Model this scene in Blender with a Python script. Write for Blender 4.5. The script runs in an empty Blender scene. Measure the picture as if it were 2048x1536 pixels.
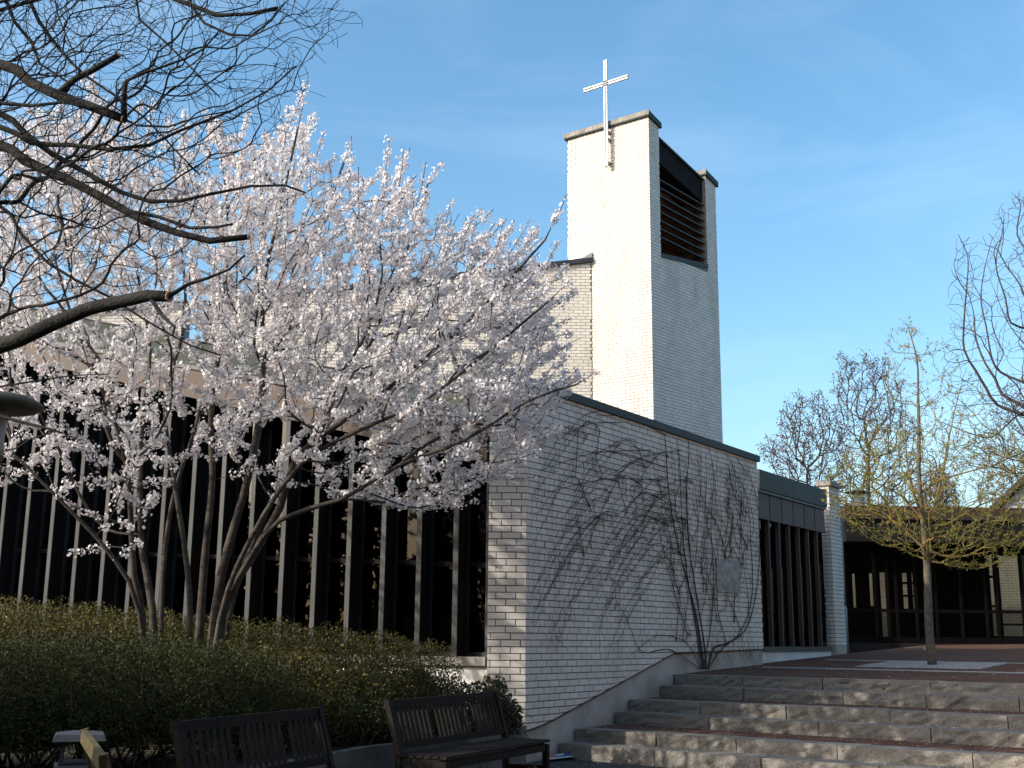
import bpy, math, random
import numpy as np
from mathutils import Vector, Matrix
random.seed(7); RNG = np.random.default_rng(11)
R = math.radians
scene = bpy.context.scene
COL = scene.collection

# ------------------------------------------------------------------ camera
FPX, CX, CY = 2360.0, 1024.0, 768.0          # focal length and centre in photo pixels (2048 x 1536)
EYE = Vector((0.0, 0.0, 1.47))
cam_d = bpy.data.cameras.new('camera'); cam = bpy.data.objects.new('camera', cam_d); COL.objects.link(cam)
cam_d.sensor_width = 36.0; cam_d.lens = 36.0 * FPX / 2048.0
cam_d.clip_start = 0.05; cam_d.clip_end = 3000.0
CROT = Matrix.Rotation(R(90 + 12.22), 4, 'X') @ Matrix.Rotation(R(0.5), 4, 'Z')
cam.matrix_world = Matrix.Translation(EYE) @ CROT
scene.camera = cam

# ------------------------------------------------------------------ sky and sun
SUN_AZ, SUN_EL = -112.0, 26.0                # compass-like: 0 = view direction, negative = left
world = bpy.data.worlds.new('World'); scene.world = world; world.use_nodes = True
wn = world.node_tree; wn.nodes.clear()
w_out = wn.nodes.new('ShaderNodeOutputWorld'); w_bg = wn.nodes.new('ShaderNodeBackground')
w_sky = wn.nodes.new('ShaderNodeTexSky'); w_sky.sky_type = 'NISHITA'; w_sky.sun_disc = False
w_sky.sun_elevation = R(SUN_EL); w_sky.sun_rotation = R(SUN_AZ)
w_sky.air_density = 1.0; w_sky.dust_density = 3.0; w_sky.ozone_density = 1.8; w_sky.altitude = 200
w_bg.inputs['Strength'].default_value = 0.15
# faint cirrus veil, laid out by sky direction
w_tc = wn.nodes.new('ShaderNodeTexCoord'); w_map = wn.nodes.new('ShaderNodeMapping')
w_map.inputs['Scale'].default_value = (2.2, 2.2, 7.0); w_map.inputs['Rotation'].default_value = (0.25, 0.35, 0.6)
w_n = wn.nodes.new('ShaderNodeTexNoise'); w_n.inputs['Scale'].default_value = 1.3
w_n.inputs['Detail'].default_value = 7.0; w_n.inputs['Roughness'].default_value = 0.55; w_n.inputs['Distortion'].default_value = 0.7
w_r = wn.nodes.new('ShaderNodeValToRGB')
w_r.color_ramp.elements[0].position = 0.46; w_r.color_ramp.elements[0].color = (0, 0, 0, 1)
w_r.color_ramp.elements[1].position = 0.85; w_r.color_ramp.elements[1].color = (0.16, 0.16, 0.16, 1)
w_mix = wn.nodes.new('ShaderNodeMixRGB'); w_mix.inputs['Color2'].default_value = (4.5, 5.2, 5.8, 1)
wn.links.new(w_tc.outputs['Generated'], w_map.inputs['Vector']); wn.links.new(w_map.outputs['Vector'], w_n.inputs['Vector'])
wn.links.new(w_n.outputs['Fac'], w_r.inputs['Fac']); wn.links.new(w_r.outputs['Color'], w_mix.inputs['Fac'])
w_hs = wn.nodes.new('ShaderNodeHueSaturation'); w_hs.inputs['Saturation'].default_value = 1.2; w_hs.inputs['Hue'].default_value = 0.488; wn.links.new(w_sky.outputs['Color'], w_hs.inputs['Color'])
wn.links.new(w_hs.outputs['Color'], w_mix.inputs['Color1']); wn.links.new(w_mix.outputs['Color'], w_bg.inputs['Color'])
wn.links.new(w_bg.outputs['Background'], w_out.inputs['Surface'])

SUN_DIR = Vector((math.sin(R(SUN_AZ)) * math.cos(R(SUN_EL)), math.cos(R(SUN_AZ)) * math.cos(R(SUN_EL)), math.sin(R(SUN_EL))))
sun_d = bpy.data.lights.new('sun', 'SUN'); sun_d.energy = 2.3; sun_d.angle = R(0.53); sun_d.color = (1.0, 0.955, 0.88)
sun = bpy.data.objects.new('sun', sun_d); COL.objects.link(sun)
sun.rotation_euler = SUN_DIR.to_track_quat('Z', 'Y').to_euler()
vs = scene.view_settings
vs.view_transform = 'Standard'; vs.look = 'None'; vs.exposure = 0.94; vs.gamma = 1.0; vs.use_curve_mapping = False
scene.cycles.max_bounces = 8; scene.cycles.transparent_max_bounces = 12

# ------------------------------------------------------------------ geometry helpers
C3 = CROT.to_3x3()
def ray(px, py):
    return C3 @ Vector(((px - CX) / FPX, (CY - py) / FPX, -1.0))
def at(px, py, Y):
    d = ray(px, py); return EYE + d * ((Y - EYE.y) / d.y)
def at_z(px, py, z):
    d = ray(px, py); return EYE + d * ((z - EYE.z) / d.z)
def project(p):
    q = C3.transposed() @ (Vector(p) - EYE)
    if q.z > -0.01: return None
    return (CX + FPX * q.x / -q.z, CY - FPX * q.y / -q.z)
def azd(a):
    return Vector((math.sin(R(a)), math.cos(R(a)), 0.0))

class VPlane:
    """vertical plane: p0 on the ground plan, d along it, n outwards"""
    def __init__(s, p0, az, flip=1, n=None):
        s.p0 = Vector((p0[0], p0[1], 0)); s.d = azd(az)
        s.n = n if n is not None else Vector((s.d.y, -s.d.x, 0)) * flip
        s.tn = Vector((s.d.y, -s.d.x, 0))
    def hit(s, px, py, off=0.0):
        d = ray(px, py); o = s.p0 + s.n * off
        t = s.tn.dot(o - Vector((EYE.x, EYE.y, 0))) / s.tn.dot(d)
        p = EYE + d * t
        return ((Vector((p.x, p.y, 0)) - o).dot(s.d), p.z)
    def pt(s, a, z, off=0.0):
        return s.p0 + s.d * a + s.n * off + Vector((0, 0, z))

class MB:
    def __init__(s): s.v = []; s.f = []
    def add(s, vs_, fs_):
        b = len(s.v); s.v.extend([tuple(v) for v in vs_]); s.f.extend([tuple(i + b for i in f) for f in fs_])
    def prism(s, base, top):
        n = len(base)
        fs_ = [tuple(range(n - 1, -1, -1)), tuple(range(n, 2 * n))]
        fs_ += [(i, (i + 1) % n, n + (i + 1) % n, n + i) for i in range(n)]
        s.add(list(base) + list(top), fs_)
    def pl(s, P, pts, o0, o1):
        s.prism([P.pt(a, z, o0) for a, z in pts], [P.pt(a, z, o1) for a, z in pts])
    def plan(s, pts, z0, z1):
        s.prism([Vector((p[0], p[1], z0)) for p in pts], [Vector((p[0], p[1], z1)) for p in pts])
    def box(s, c, sx, sy, sz, rz=0.0, m=None):
        M = Matrix.Translation(Vector(c)) @ Matrix.Rotation(rz, 4, 'Z') if m is None else m
        s.add([M @ Vector((x * sx / 2, y * sy / 2, z * sz / 2)) for z in (-1, 1) for y in (-1, 1) for x in (-1, 1)],
              [(0, 2, 3, 1), (4, 5, 7, 6), (0, 1, 5, 4), (2, 6, 7, 3), (0, 4, 6, 2), (1, 3, 7, 5)])
    def beam(s, a, b, w, h, up=Vector((0, 0, 1))):
        a, b = Vector(a), Vector(b); t = (b - a); L = t.length; t.normalize()
        x = t.cross(up); 
        if x.length < 1e-4: x = Vector((1, 0, 0))
        x.normalize(); y = x.cross(t)
        M = Matrix(((x.x, t.x, y.x, 0), (x.y, t.y, y.y, 0), (x.z, t.z, y.z, 0), (0, 0, 0, 1)))
        M.translation = (a + b) / 2
        s.box((0, 0, 0), w, L, h, m=M)
    def tube(s, pts, rad, n=6, cap=True):
        pts = [Vector(p) for p in pts]; k = len(pts)
        if not hasattr(rad, '__len__'): rad = [rad] * k
        t = (pts[1] - pts[0]).normalized()
        x = t.cross(Vector((0, 0, 1)))
        if x.length < 1e-3: x = t.cross(Vector((0, 1, 0)))
        x.normalize(); vs_ = []
        for i in range(k):
            t2 = (pts[min(i + 1, k - 1)] - pts[max(i - 1, 0)])
            if t2.length > 1e-9: t = t2.normalized()
            x = x - t * x.dot(t)
            if x.length < 1e-4: x = t.orthogonal()
            x.normalize(); y = t.cross(x)
            for j in range(n):
                a = 2 * math.pi * j / n
                vs_.append(pts[i] + (x * math.cos(a) + y * math.sin(a)) * rad[i])
        fs_ = [(i * n + j, i * n + (j + 1) % n, (i + 1) * n + (j + 1) % n, (i + 1) * n + j) for i in range(k - 1) for j in range(n)]
        if cap: fs_ += [tuple(range(n - 1, -1, -1)), tuple(range((k - 1) * n, k * n))]
        s.add(vs_, fs_)
    def lathe(s, c, prof, n=20):
        c = Vector(c)
        vs_ = [c + Vector((r * math.cos(2 * math.pi * j / n), r * math.sin(2 * math.pi * j / n), z)) for r, z in prof for j in range(n)]
        k = len(prof)
        fs_ = [(i * n + j, i * n + (j + 1) % n, (i + 1) * n + (j + 1) % n, (i + 1) * n + j) for i in range(k - 1) for j in range(n)]
        fs_ += [tuple(range(n - 1, -1, -1)), tuple(range((k - 1) * n, k * n))]
        s.add(vs_, fs_)
    def build(s, name, mat, parent=None, smooth=False):
        me = bpy.data.meshes.new(name); me.from_pydata(s.v, [], s.f); me.update()
        return link(name, me, mat, parent, smooth)

def link(name, me, mat, parent=None, smooth=False):
    if mat and not me.materials: me.materials.append(mat)
    if smooth: me.shade_smooth()
    o = bpy.data.objects.new(name, me); COL.objects.link(o)
    if parent: o.parent = parent
    return o
def empty(name, loc=(0, 0, 0)):
    o = bpy.data.objects.new(name, None); COL.objects.link(o); o.location = loc; o.empty_display_size = 0.2
    return o
def tag(o, label=None, cat=None, group=None, kind=None):
    if label: o['label'] = label
    if cat: o['category'] = cat
    if group: o['group'] = group
    if kind: o['kind'] = kind
    return o
def quads_mesh(name, V):
    """V: (n,4,3) array of quads"""
    n = len(V); me = bpy.data.meshes.new(name)
    me.vertices.add(n * 4); me.vertices.foreach_set('co', V.reshape(-1).astype(np.float32))
    me.loops.add(n * 4); me.loops.foreach_set('vertex_index', np.arange(n * 4, dtype=np.int32))
    me.polygons.add(n); me.polygons.foreach_set('loop_start', np.arange(0, n * 4, 4, dtype=np.int32))
    me.polygons.foreach_set('loop_total', np.full(n, 4, dtype=np.int32))
    me.update(calc_edges=True); me.validate(); return me

# ------------------------------------------------------------------ materials
def material(name, c1, c2=None, rough=0.7, scale=4.0, detail=5.0, bump=0.0, bscale=None, rand=0.0, spec=0.3,
             metal=0.0, trans=0.0, stain=None, sscale=0.5, samt=0.5, sstretch=None, stretch=None, contrast=(0.35, 0.65)):
    m = bpy.data.materials.new(name); m.use_nodes = True; nt = m.node_tree; N = nt.nodes; L = nt.links
    b = N['Principled BSDF']; b.inputs['Roughness'].default_value = rough; b.inputs['Metallic'].default_value = metal
    b.inputs['Specular IOR Level'].default_value = spec
    tc = N.new('ShaderNodeTexCoord'); geo = N.new('ShaderNodeNewGeometry'); src = geo.outputs['Position']
    if stretch:
        mp = N.new('ShaderNodeMapping'); mp.inputs['Scale'].default_value = stretch; L.new(src, mp.inputs['Vector']); vec = mp.outputs['Vector']
    else: vec = src
    c2 = c2 or tuple(x * 0.8 for x in c1)
    nz = N.new('ShaderNodeTexNoise'); nz.inputs['Scale'].default_value = scale; nz.inputs['Detail'].default_value = detail; L.new(vec, nz.inputs['Vector'])
    mr = N.new('ShaderNodeMapRange'); mr.inputs['From Min'].default_value = contrast[0]; mr.inputs['From Max'].default_value = contrast[1]
    L.new(nz.outputs['Fac'], mr.inputs['Value'])
    mx = N.new('ShaderNodeMixRGB'); mx.inputs['Color1'].default_value = (*c1, 1); mx.inputs['Color2'].default_value = (*c2, 1); L.new(mr.outputs['Result'], mx.inputs['Fac'])
    col = mx.outputs['Color']
    if stain:
        n2 = N.new('ShaderNodeTexNoise'); n2.inputs['Scale'].default_value = sscale; n2.inputs['Detail'].default_value = 8
        if sstretch:
            mp2 = N.new('ShaderNodeMapping'); mp2.inputs['Scale'].default_value = sstretch; L.new(src, mp2.inputs['Vector']); L.new(mp2.outputs['Vector'], n2.inputs['Vector'])
        else: L.new(src, n2.inputs['Vector'])
        r2 = N.new('ShaderNodeMapRange'); r2.inputs['From Min'].default_value = 0.5; r2.inputs['From Max'].default_value = 0.75; r2.inputs['To Max'].default_value = samt
        L.new(n2.outputs['Fac'], r2.inputs['Value'])
        m2 = N.new('ShaderNodeMixRGB'); m2.inputs['Color2'].default_value = (*stain, 1); L.new(r2.outputs['Result'], m2.inputs['Fac']); L.new(col, m2.inputs['Color1']); col = m2.outputs['Color']
    if rand > 0:
        oi = N.new('ShaderNodeObjectInfo'); ad = N.new('ShaderNodeMath'); ad.operation = 'ADD'; fr = N.new('ShaderNodeMath'); fr.operation = 'FRACT'
        L.new(geo.outputs['Random Per Island'], ad.inputs[0]); L.new(oi.outputs['Random'], ad.inputs[1]); L.new(ad.outputs[0], fr.inputs[0])
        mr2 = N.new('ShaderNodeMapRange'); mr2.inputs['To Min'].default_value = 1 - rand; mr2.inputs['To Max'].default_value = 1 + rand; L.new(fr.outputs[0], mr2.inputs['Value'])
        hs = N.new('ShaderNodeHueSaturation'); L.new(mr2.outputs['Result'], hs.inputs['Value']); L.new(col, hs.inputs['Color']); col = hs.outputs['Color']
    L.new(col, b.inputs['Base Color'])
    if bump > 0:
        nb = N.new('ShaderNodeTexNoise'); nb.inputs['Scale'].default_value = bscale or scale * 4; nb.inputs['Detail'].default_value = 6; L.new(vec, nb.inputs['Vector'])
        bp = N.new('ShaderNodeBump'); bp.inputs['Strength'].default_value = bump; bp.inputs['Distance'].default_value = 0.02
        L.new(nb.outputs['Fac'], bp.inputs['Height']); L.new(bp.outputs['Normal'], b.inputs['Normal'])
    if trans > 0:
        tr = N.new('ShaderNodeBsdfTranslucent'); L.new(col, tr.inputs['Color']); ms = N.new('ShaderNodeMixShader'); ms.inputs['Fac'].default_value = trans
        L.new(b.outputs[0], ms.inputs[1]); L.new(tr.outputs[0], ms.inputs[2]); L.new(ms.outputs[0], N['Material Output'].inputs['Surface'])
    return m

def glass_material(name, tint, refl=1.0, clear=0.9):
    m = bpy.data.materials.new(name); m.use_nodes = True; nt = m.node_tree; N = nt.nodes; L = nt.links; N.remove(N['Principled BSDF'])
    t = N.new('ShaderNodeBsdfTransparent'); t.inputs['Color'].default_value = (*[c * clear for c in tint], 1)
    g = N.new('ShaderNodeBsdfGlossy'); g.inputs['Roughness'].default_value = 0.015
    nz = N.new('ShaderNodeTexNoise'); nz.inputs['Scale'].default_value = 1.3; bp = N.new('ShaderNodeBump'); bp.inputs['Strength'].default_value = 0.04
    L.new(nz.outputs['Fac'], bp.inputs['Height']); L.new(bp.outputs['Normal'], g.inputs['Normal'])
    fr = N.new('ShaderNodeFresnel'); fr.inputs['IOR'].default_value = 1.5; ml = N.new('ShaderNodeMath'); ml.operation = 'MULTIPLY'; ml.inputs[1].default_value = refl
    L.new(fr.outputs[0], ml.inputs[0]); ms = N.new('ShaderNodeMixShader'); L.new(ml.outputs[0], ms.inputs['Fac'])
    L.new(t.outputs[0], ms.inputs[1]); L.new(g.outputs[0], ms.inputs[2]); L.new(ms.outputs[0], N['Material Output'].inputs['Surface'])
    return m

M = {}
M['brick'] = material('white brick', (0.735, 0.68, 0.595), (0.675, 0.62, 0.54), rough=0.6, scale=3.0, bump=0.15, bscale=90, rand=0.055, stain=(0.50, 0.44, 0.35), sscale=1.0, samt=0.68, sstretch=(2.2, 2.2, .5))
M['mortar'] = material('mortar', (0.19, 0.16, 0.13), (0.13, 0.11, 0.09), rough=0.95, scale=20, bump=0.3)
M['mortarsunlit'] = material('mortar in a sunlit tone', (0.26, 0.22, 0.17), (0.20, 0.17, 0.135), rough=0.95, scale=20, bump=0.3)  # lit copy of the mortar, sunlight on tower and nave put into the colour
M['concrete'] = material('plinth concrete', (0.50, 0.465, 0.41), (0.40, 0.37, 0.325), rough=0.9, scale=2.5, bump=0.25, bscale=40, stain=(0.25, 0.21, 0.15), sscale=1.6, samt=0.7)
M['render'] = material('white render', (0.74, 0.73, 0.70), (0.66, 0.65, 0.61), rough=0.9, scale=3, bump=0.2, bscale=60, stain=(0.45, 0.44, 0.36), sscale=1.2, samt=0.6)
M['rust'] = material('rusty flashing', (0.16, 0.06, 0.03), (0.06, 0.03, 0.025), rough=0.85, scale=9)
M['coping'] = material('green grey metal coping', (0.045, 0.062, 0.062), (0.034, 0.048, 0.048), rough=0.6, scale=2.0, spec=0.25, stain=(0.065, 0.07, 0.06), sscale=2.0, samt=0.5)
M['copingstone'] = material('weathered coping sheet', (0.33, 0.31, 0.27), (0.20, 0.19, 0.17), rough=0.8, scale=7.0, stain=(0.12, 0.11, 0.10), sscale=5, samt=0.8, stretch=(3, 3, 0.6))
M['darkmetal'] = material('dark anodised metal', (0.035, 0.036, 0.038), (0.022, 0.023, 0.024), rough=0.45, scale=3, spec=0.4)
M['fin'] = material('grey facade fin', (0.072, 0.074, 0.073), (0.044, 0.043, 0.041), rough=0.6, scale=3.5, bump=0.1, stain=(0.05, 0.046, 0.04), sscale=2.2, samt=0.8, rand=0.08, stretch=(1, 1, 0.35))
M['finweb'] = material('fin web darkened for shade', (0.016, 0.015, 0.014), (0.011, 0.010, 0.010), rough=0.8, scale=3, spec=0.1)  # shade on the fin sides put into a near-black colour
M['blackboard'] = material('black fascia board', (0.016, 0.016, 0.018), (0.011, 0.011, 0.012), rough=0.8, scale=3, spec=0.1)
M['fascia'] = material('brown weathered copper fascia', (0.075, 0.045, 0.027), (0.052, 0.031, 0.019), rough=0.6, scale=1.6, rand=0.10, spec=0.4, stain=(0.095, 0.08, 0.066), sscale=0.45, samt=0.8)
M['brownpanel'] = material('brown panel', (0.105, 0.075, 0.06), (0.085, 0.06, 0.048), rough=0.6, scale=2.0, rand=0.06)
M['hallbrown'] = material('dark brown roof fascia', (0.062, 0.042, 0.031), (0.048, 0.032, 0.024), rough=0.8, scale=2.0, rand=0.06, spec=0.1)
M['kerbstone'] = material('dirty kerb concrete', (0.17, 0.158, 0.135), (0.11, 0.10, 0.085), rough=0.9, scale=4, bump=0.4, bscale=40, stain=(0.06, 0.06, 0.035), sscale=2.5, samt=0.8)
M['brownwood'] = material('brown stained wood', (0.19, 0.09, 0.045), (0.11, 0.052, 0.028), rough=0.7, scale=6, stretch=(1, 1, 8), rand=0.1)
M['moss'] = material('mossy roof', (0.11, 0.10, 0.045), (0.065, 0.065, 0.04), rough=0.95, scale=2.2, bump=0.6, bscale=14, stain=(0.17, 0.14, 0.06), sscale=1.3, samt=0.8)
M['granite'] = material('granite', (0.29, 0.258, 0.21), (0.19, 0.168, 0.138), rough=0.85, scale=55, bump=0.9, bscale=30, rand=0.10, stain=(0.15, 0.14, 0.115), sscale=2.4, samt=0.7)
M['paver'] = material('red clay paver', (0.155, 0.082, 0.056), (0.11, 0.06, 0.043), rough=0.9, scale=8, bump=0.3, bscale=50, rand=0.16, stain=(0.10, 0.085, 0.07), sscale=1.5, samt=0.6, spec=0.08)
M['joint'] = material('paving sand joint', (0.13, 0.10, 0.075), (0.09, 0.07, 0.052), rough=1.0, scale=15, spec=0.05)
M['asphalt'] = material('dark paving', (0.085, 0.085, 0.085), (0.055, 0.054, 0.052), rough=0.95, scale=5, bump=0.5, bscale=70, stain=(0.13, 0.115, 0.09), sscale=1.2, samt=0.5, spec=0.1)
M['soil'] = material('soil', (0.06, 0.045, 0.03), (0.035, 0.027, 0.02), rough=1.0, scale=6, bump=0.8, bscale=20)
M['stonepale'] = material('pale stone', (0.46, 0.455, 0.44), (0.34, 0.34, 0.33), rough=0.85, scale=10, bump=0.3, rand=0.1)
M['glassdark'] = None
M['cherrybark'] = material('cherry bark', (0.075, 0.058, 0.046), (0.032, 0.026, 0.022), rough=0.8, scale=9, bump=0.5, bscale=40, stain=(0.13, 0.125, 0.085), sscale=4, samt=0.6, stretch=(1, 1, 3))
M['petal'] = material('cherry petal', (0.90, 0.88, 0.86), (0.88, 0.82, 0.81), rough=0.7, scale=3.0, rand=0.10, trans=0.32, spec=0.2)
M['calyx'] = material('reddish calyx', (0.22, 0.07, 0.045), (0.14, 0.07, 0.03), rough=0.7, scale=5, rand=0.2)
M['darkbark'] = material('dark bark', (0.025, 0.022, 0.018), (0.012, 0.011, 0.010), rough=0.9, scale=12, bump=0.8, bscale=45, stain=(0.075, 0.078, 0.052), sscale=5, samt=0.6)
M['cutwood'] = material('sawn branch end', (0.42, 0.29, 0.19), (0.30, 0.20, 0.13), rough=0.8, scale=20)
M['lichenbark'] = material('lichen covered bark', (0.24, 0.175, 0.055), (0.13, 0.10, 0.05), rough=0.9, scale=9, bump=0.6, bscale=50, stain=(0.42, 0.27, 0.03), sscale=3.0, samt=1.0)
M['lichentrunk'] = material('grey trunk with lichen', (0.15, 0.13, 0.10), (0.085, 0.075, 0.062), rough=0.9, scale=14, bump=0.7, bscale=60, stain=(0.30, 0.20, 0.04), sscale=4.0, samt=0.6)
M['budleaf'] = material('fresh bud leaf', (0.20, 0.23, 0.04), (0.29, 0.25, 0.055), rough=0.6, scale=4, rand=0.2, trans=0.3)
M['brownbark'] = material('brown bark', (0.075, 0.055, 0.045), (0.045, 0.035, 0.03), rough=0.9, scale=6)
M['deadleaf'] = material('dry alder cones', (0.125, 0.085, 0.06), (0.085, 0.060, 0.046), rough=0.9, scale=3, rand=0.35)
M['greybark'] = material('grey brown bark', (0.085, 0.062, 0.055), (0.05, 0.038, 0.035), rough=0.9, scale=8, bump=0.4)
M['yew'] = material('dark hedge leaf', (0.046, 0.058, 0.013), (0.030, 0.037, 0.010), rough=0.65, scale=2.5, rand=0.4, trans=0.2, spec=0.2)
M['shrub'] = material('shrub leaf', (0.085, 0.092, 0.020), (0.115, 0.085, 0.027), rough=0.6, scale=1.6, rand=0.45, trans=0.25, spec=0.25, stain=(0.12, 0.065, 0.03), sscale=2.3, samt=0.7)
M['shrub2'] = material('glossy shrub leaf', (0.045, 0.062, 0.018), (0.075, 0.06, 0.025), rough=0.5, scale=2.0, rand=0.45, trans=0.2, spec=0.4)
M['yellowleaf'] = material('yellow green leaf', (0.24, 0.20, 0.03), (0.17, 0.18, 0.03), rough=0.5, scale=3, rand=0.3, trans=0.3)
M['twig'] = material('shrub twig', (0.10, 0.07, 0.045), (0.06, 0.045, 0.03), rough=0.9, scale=10)
M['conifer'] = material('conifer needles', (0.02, 0.04, 0.015), (0.012, 0.026, 0.010), rough=0.7, scale=2, rand=0.3)
M['vine'] = material('bare vine', (0.075, 0.045, 0.032), (0.045, 0.03, 0.024), rough=0.9, scale=14)
M['benchwood'] = material('weathered bench wood', (0.028, 0.020, 0.014), (0.015, 0.011, 0.008), rough=0.8, scale=7, bump=0.3, bscale=40, rand=0.12, stretch=(6, 6, 1), spec=0.2)
M['benchwood_sunlit'] = material('bench wood with golden sun in its colour', (0.14, 0.11, 0.04), (0.075, 0.06, 0.028), rough=0.8, scale=10, bump=0.3, bscale=40, rand=0.1)  # golden sunlight on the rail put into the wood colour
M['cross'] = material('polished steel', (0.62, 0.61, 0.59), (0.50, 0.50, 0.48), rough=0.28, scale=8, metal=0.3, spec=0.5)
M['steel'] = material('galvanised steel', (0.30, 0.31, 0.32), (0.23, 0.24, 0.25), rough=0.5, scale=4, metal=0.3)
M['binmetal'] = material('grey bin sheet', (0.19, 0.18, 0.16), (0.13, 0.125, 0.11), rough=0.7, scale=4, metal=0.1, stain=(0.13, 0.12, 0.10), sscale=6, samt=0.6)
M['lampshade'] = material('grey brown lamp hood', (0.14, 0.12, 0.085), (0.085, 0.078, 0.06), rough=0.7, scale=6, stain=(0.07, 0.075, 0.04), sscale=8, samt=0.7)
M['opal'] = material('dusty lamp glass', (0.36, 0.36, 0.35), (0.27, 0.27, 0.26), rough=0.3, scale=5)
M['paper'] = material('newsprint', (0.62, 0.63, 0.64), (0.50, 0.51, 0.54), rough=0.8, scale=30)
M['printblue'] = material('blue print', (0.07, 0.13, 0.40), (0.04, 0.07, 0.22), rough=0.7, scale=40)
M['printorange'] = material('orange print', (0.60, 0.16, 0.045), (0.45, 0.10, 0.03), rough=0.7, scale=40)
M['plaque'] = material('pale stone plaque', (0.40, 0.375, 0.335), (0.27, 0.255, 0.23), rough=0.6, scale=9, bump=0.5, bscale=18, contrast=(0.4, 0.6))
M['slate'] = material('slate shingle', (0.33, 0.37, 0.42), (0.25, 0.28, 0.33), rough=0.6, scale=4, rand=0.1)
M['verge'] = material('dark verge board', (0.05, 0.042, 0.04), (0.035, 0.03, 0.03), rough=0.7, scale=4)
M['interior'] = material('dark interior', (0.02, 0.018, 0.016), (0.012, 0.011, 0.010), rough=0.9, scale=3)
M['doorframe'] = material('dark door frame', (0.007, 0.006, 0.005), (0.005, 0.004, 0.004), rough=0.8, scale=4, spec=0.05)
M['glass'] = glass_material('tinted window glass', (0.07, 0.072, 0.072), 0.4)
M['clearglass'] = glass_material('clear door glass', (0.62, 0.60, 0.52), 0.4)

# ------------------------------------------------------------------ brick work
BL, CH, JT = 0.25, 0.0833, 0.0125
_brick_meshes = {}
def unit_brick(L, P):
    key = (round(L, 4), round(P.d.x, 4), round(P.d.y, 4), round(P.n.x, 4))
    if key not in _brick_meshes:
        mb = MB(); h = (CH - JT) / 2; dd = 0.03
        P0 = VPlane((0, 0), 0); P0.p0 = Vector((0, 0, 0)); P0.d = P.d; P0.n = P.n
        e = 0.0025
        def ring(o, ins): return [P0.pt(-L / 2 + ins, -h + ins, o), P0.pt(L / 2 - ins, -h + ins, o), P0.pt(L / 2 - ins, h - ins, o), P0.pt(-L / 2 + ins, h - ins, o)]
        r0, r1, r2 = ring(-dd, 0), ring(-e, 0), ring(0, e)
        mb.add(r0 + r1 + r2, [(0, 1, 5, 4), (1, 2, 6, 5), (2, 3, 7, 6), (3, 0, 4, 7), (4, 5, 9, 8), (5, 6, 10, 9), (6, 7, 11, 10), (7, 4, 8, 11), (8, 9, 10, 11)])
        me = bpy.data.meshes.new('brick'); me.from_pydata(mb.v, [], mb.f); me.update(); me.materials.append(M['brick'])
        _brick_meshes[key] = me
    return _brick_meshes[key]

def brick_face(parent, P, s0, s1, zlo, zhi, zref, holes=(), limit=300, shift=0.0, vis=None):
    """running bond on plane P between s0..s1; zlo / zhi functions of s; holes = functions z -> (a, b) or None"""
    zmin = min(zlo(s0), zlo(s1), zlo((s0 + s1) / 2)) - 0.3; zmax = max(zhi(s0), zhi(s1), zhi((s0 + s1) / 2)) + 0.1
    full, rest = [], MB()
    k0 = int(math.floor((zmin - zref) / CH)); k1 = int(math.ceil((zmax - zref) / CH))
    rr = random.Random(int(abs(s1) * 1000) + 5)
    for k in range(k0, k1 + 1):
        za = zref + k * CH + JT / 2; zb = za + CH - JT
        ivs = [(s0, s1)]
        for h in holes:
            hh = h((za + zb) / 2)
            if hh:
                nv = []
                for a, b in ivs:
                    if hh[1] <= a or hh[0] >= b: nv.append((a, b))
                    else:
                        if hh[0] > a: nv.append((a, hh[0]))
                        if hh[1] < b: nv.append((hh[1], b))
                ivs = nv
        ph = shift + (BL / 2 if k % 2 else 0) + (BL / 4 if (k // 7) % 3 == 1 else 0)
        for a, b in ivs:
            s = a + (ph % BL) - BL
            while s < b:
                ba, bb = max(s, a) + JT / 2, min(s + BL, b) - JT / 2
                if s < a + 0.001: ba = a
                if s + BL > b - 0.001: bb = b
                s += BL
                if bb - ba < 0.025: continue
                q = [za, za, zb, zb]; ss = [ba, bb, bb, ba]
                q2 = [min(max(z, zlo(x)), zhi(x)) for z, x in zip(q, ss)]
                if max(q2[2] - q2[1], q2[3] - q2[0]) < 0.012: continue
                clipped = any(abs(x - y) > 1e-5 for x, y in zip(q, q2))
                c = P.pt((ba + bb) / 2, (za + zb) / 2)
                L = bb - ba
                whole = abs(L - (BL - JT)) < 0.002 or abs(L - (BL / 2 - JT)) < 0.002
                off = rr.uniform(-0.0015, 0.0015)
                if whole and not clipped and (vis is None or vis(c)):
                    full.append(((c - EYE).length, (ba + bb) / 2, (za + zb) / 2, L, off))
                else:
                    f = [P.pt(x, z, off) for x, z in zip(ss, q2)]; g = [P.pt(x, z, off - 0.03) for x, z in zip(ss, q2)]
                    rest.add(g + f, [(4, 5, 6, 7), (0, 1, 5, 4), (1, 2, 6, 5), (2, 3, 7, 6), (3, 0, 4, 7)])
    full.sort(key=lambda t: t[0])
    for d, s, z, L, off in full[:limit]:
        o = bpy.data.objects.new('brick', unit_brick(L, P)); COL.objects.link(o); o.parent = parent
        o.location = P.pt(s, z, off)
    for d, s, z, L, off in full[limit:]:
        hz = (CH - JT) / 2; q = [(s - L / 2, z - hz), (s + L / 2, z - hz), (s + L / 2, z + hz), (s - L / 2, z + hz)]
        f = [P.pt(x, y, off) for x, y in q]; g = [P.pt(x, y, off - 0.03) for x, y in q]
        rest.add(g + f, [(4, 5, 6, 7), (0, 1, 5, 4), (1, 2, 6, 5), (2, 3, 7, 6), (3, 0, 4, 7)])
    if rest.v:
        o = rest.build('brickwork', M['brick'], parent); o['kind'] = 'stuff'

def line_fn(p, q):
    return lambda s: p[1] + (q[1] - p[1]) * (s - p[0]) / (q[0] - p[0])

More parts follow.
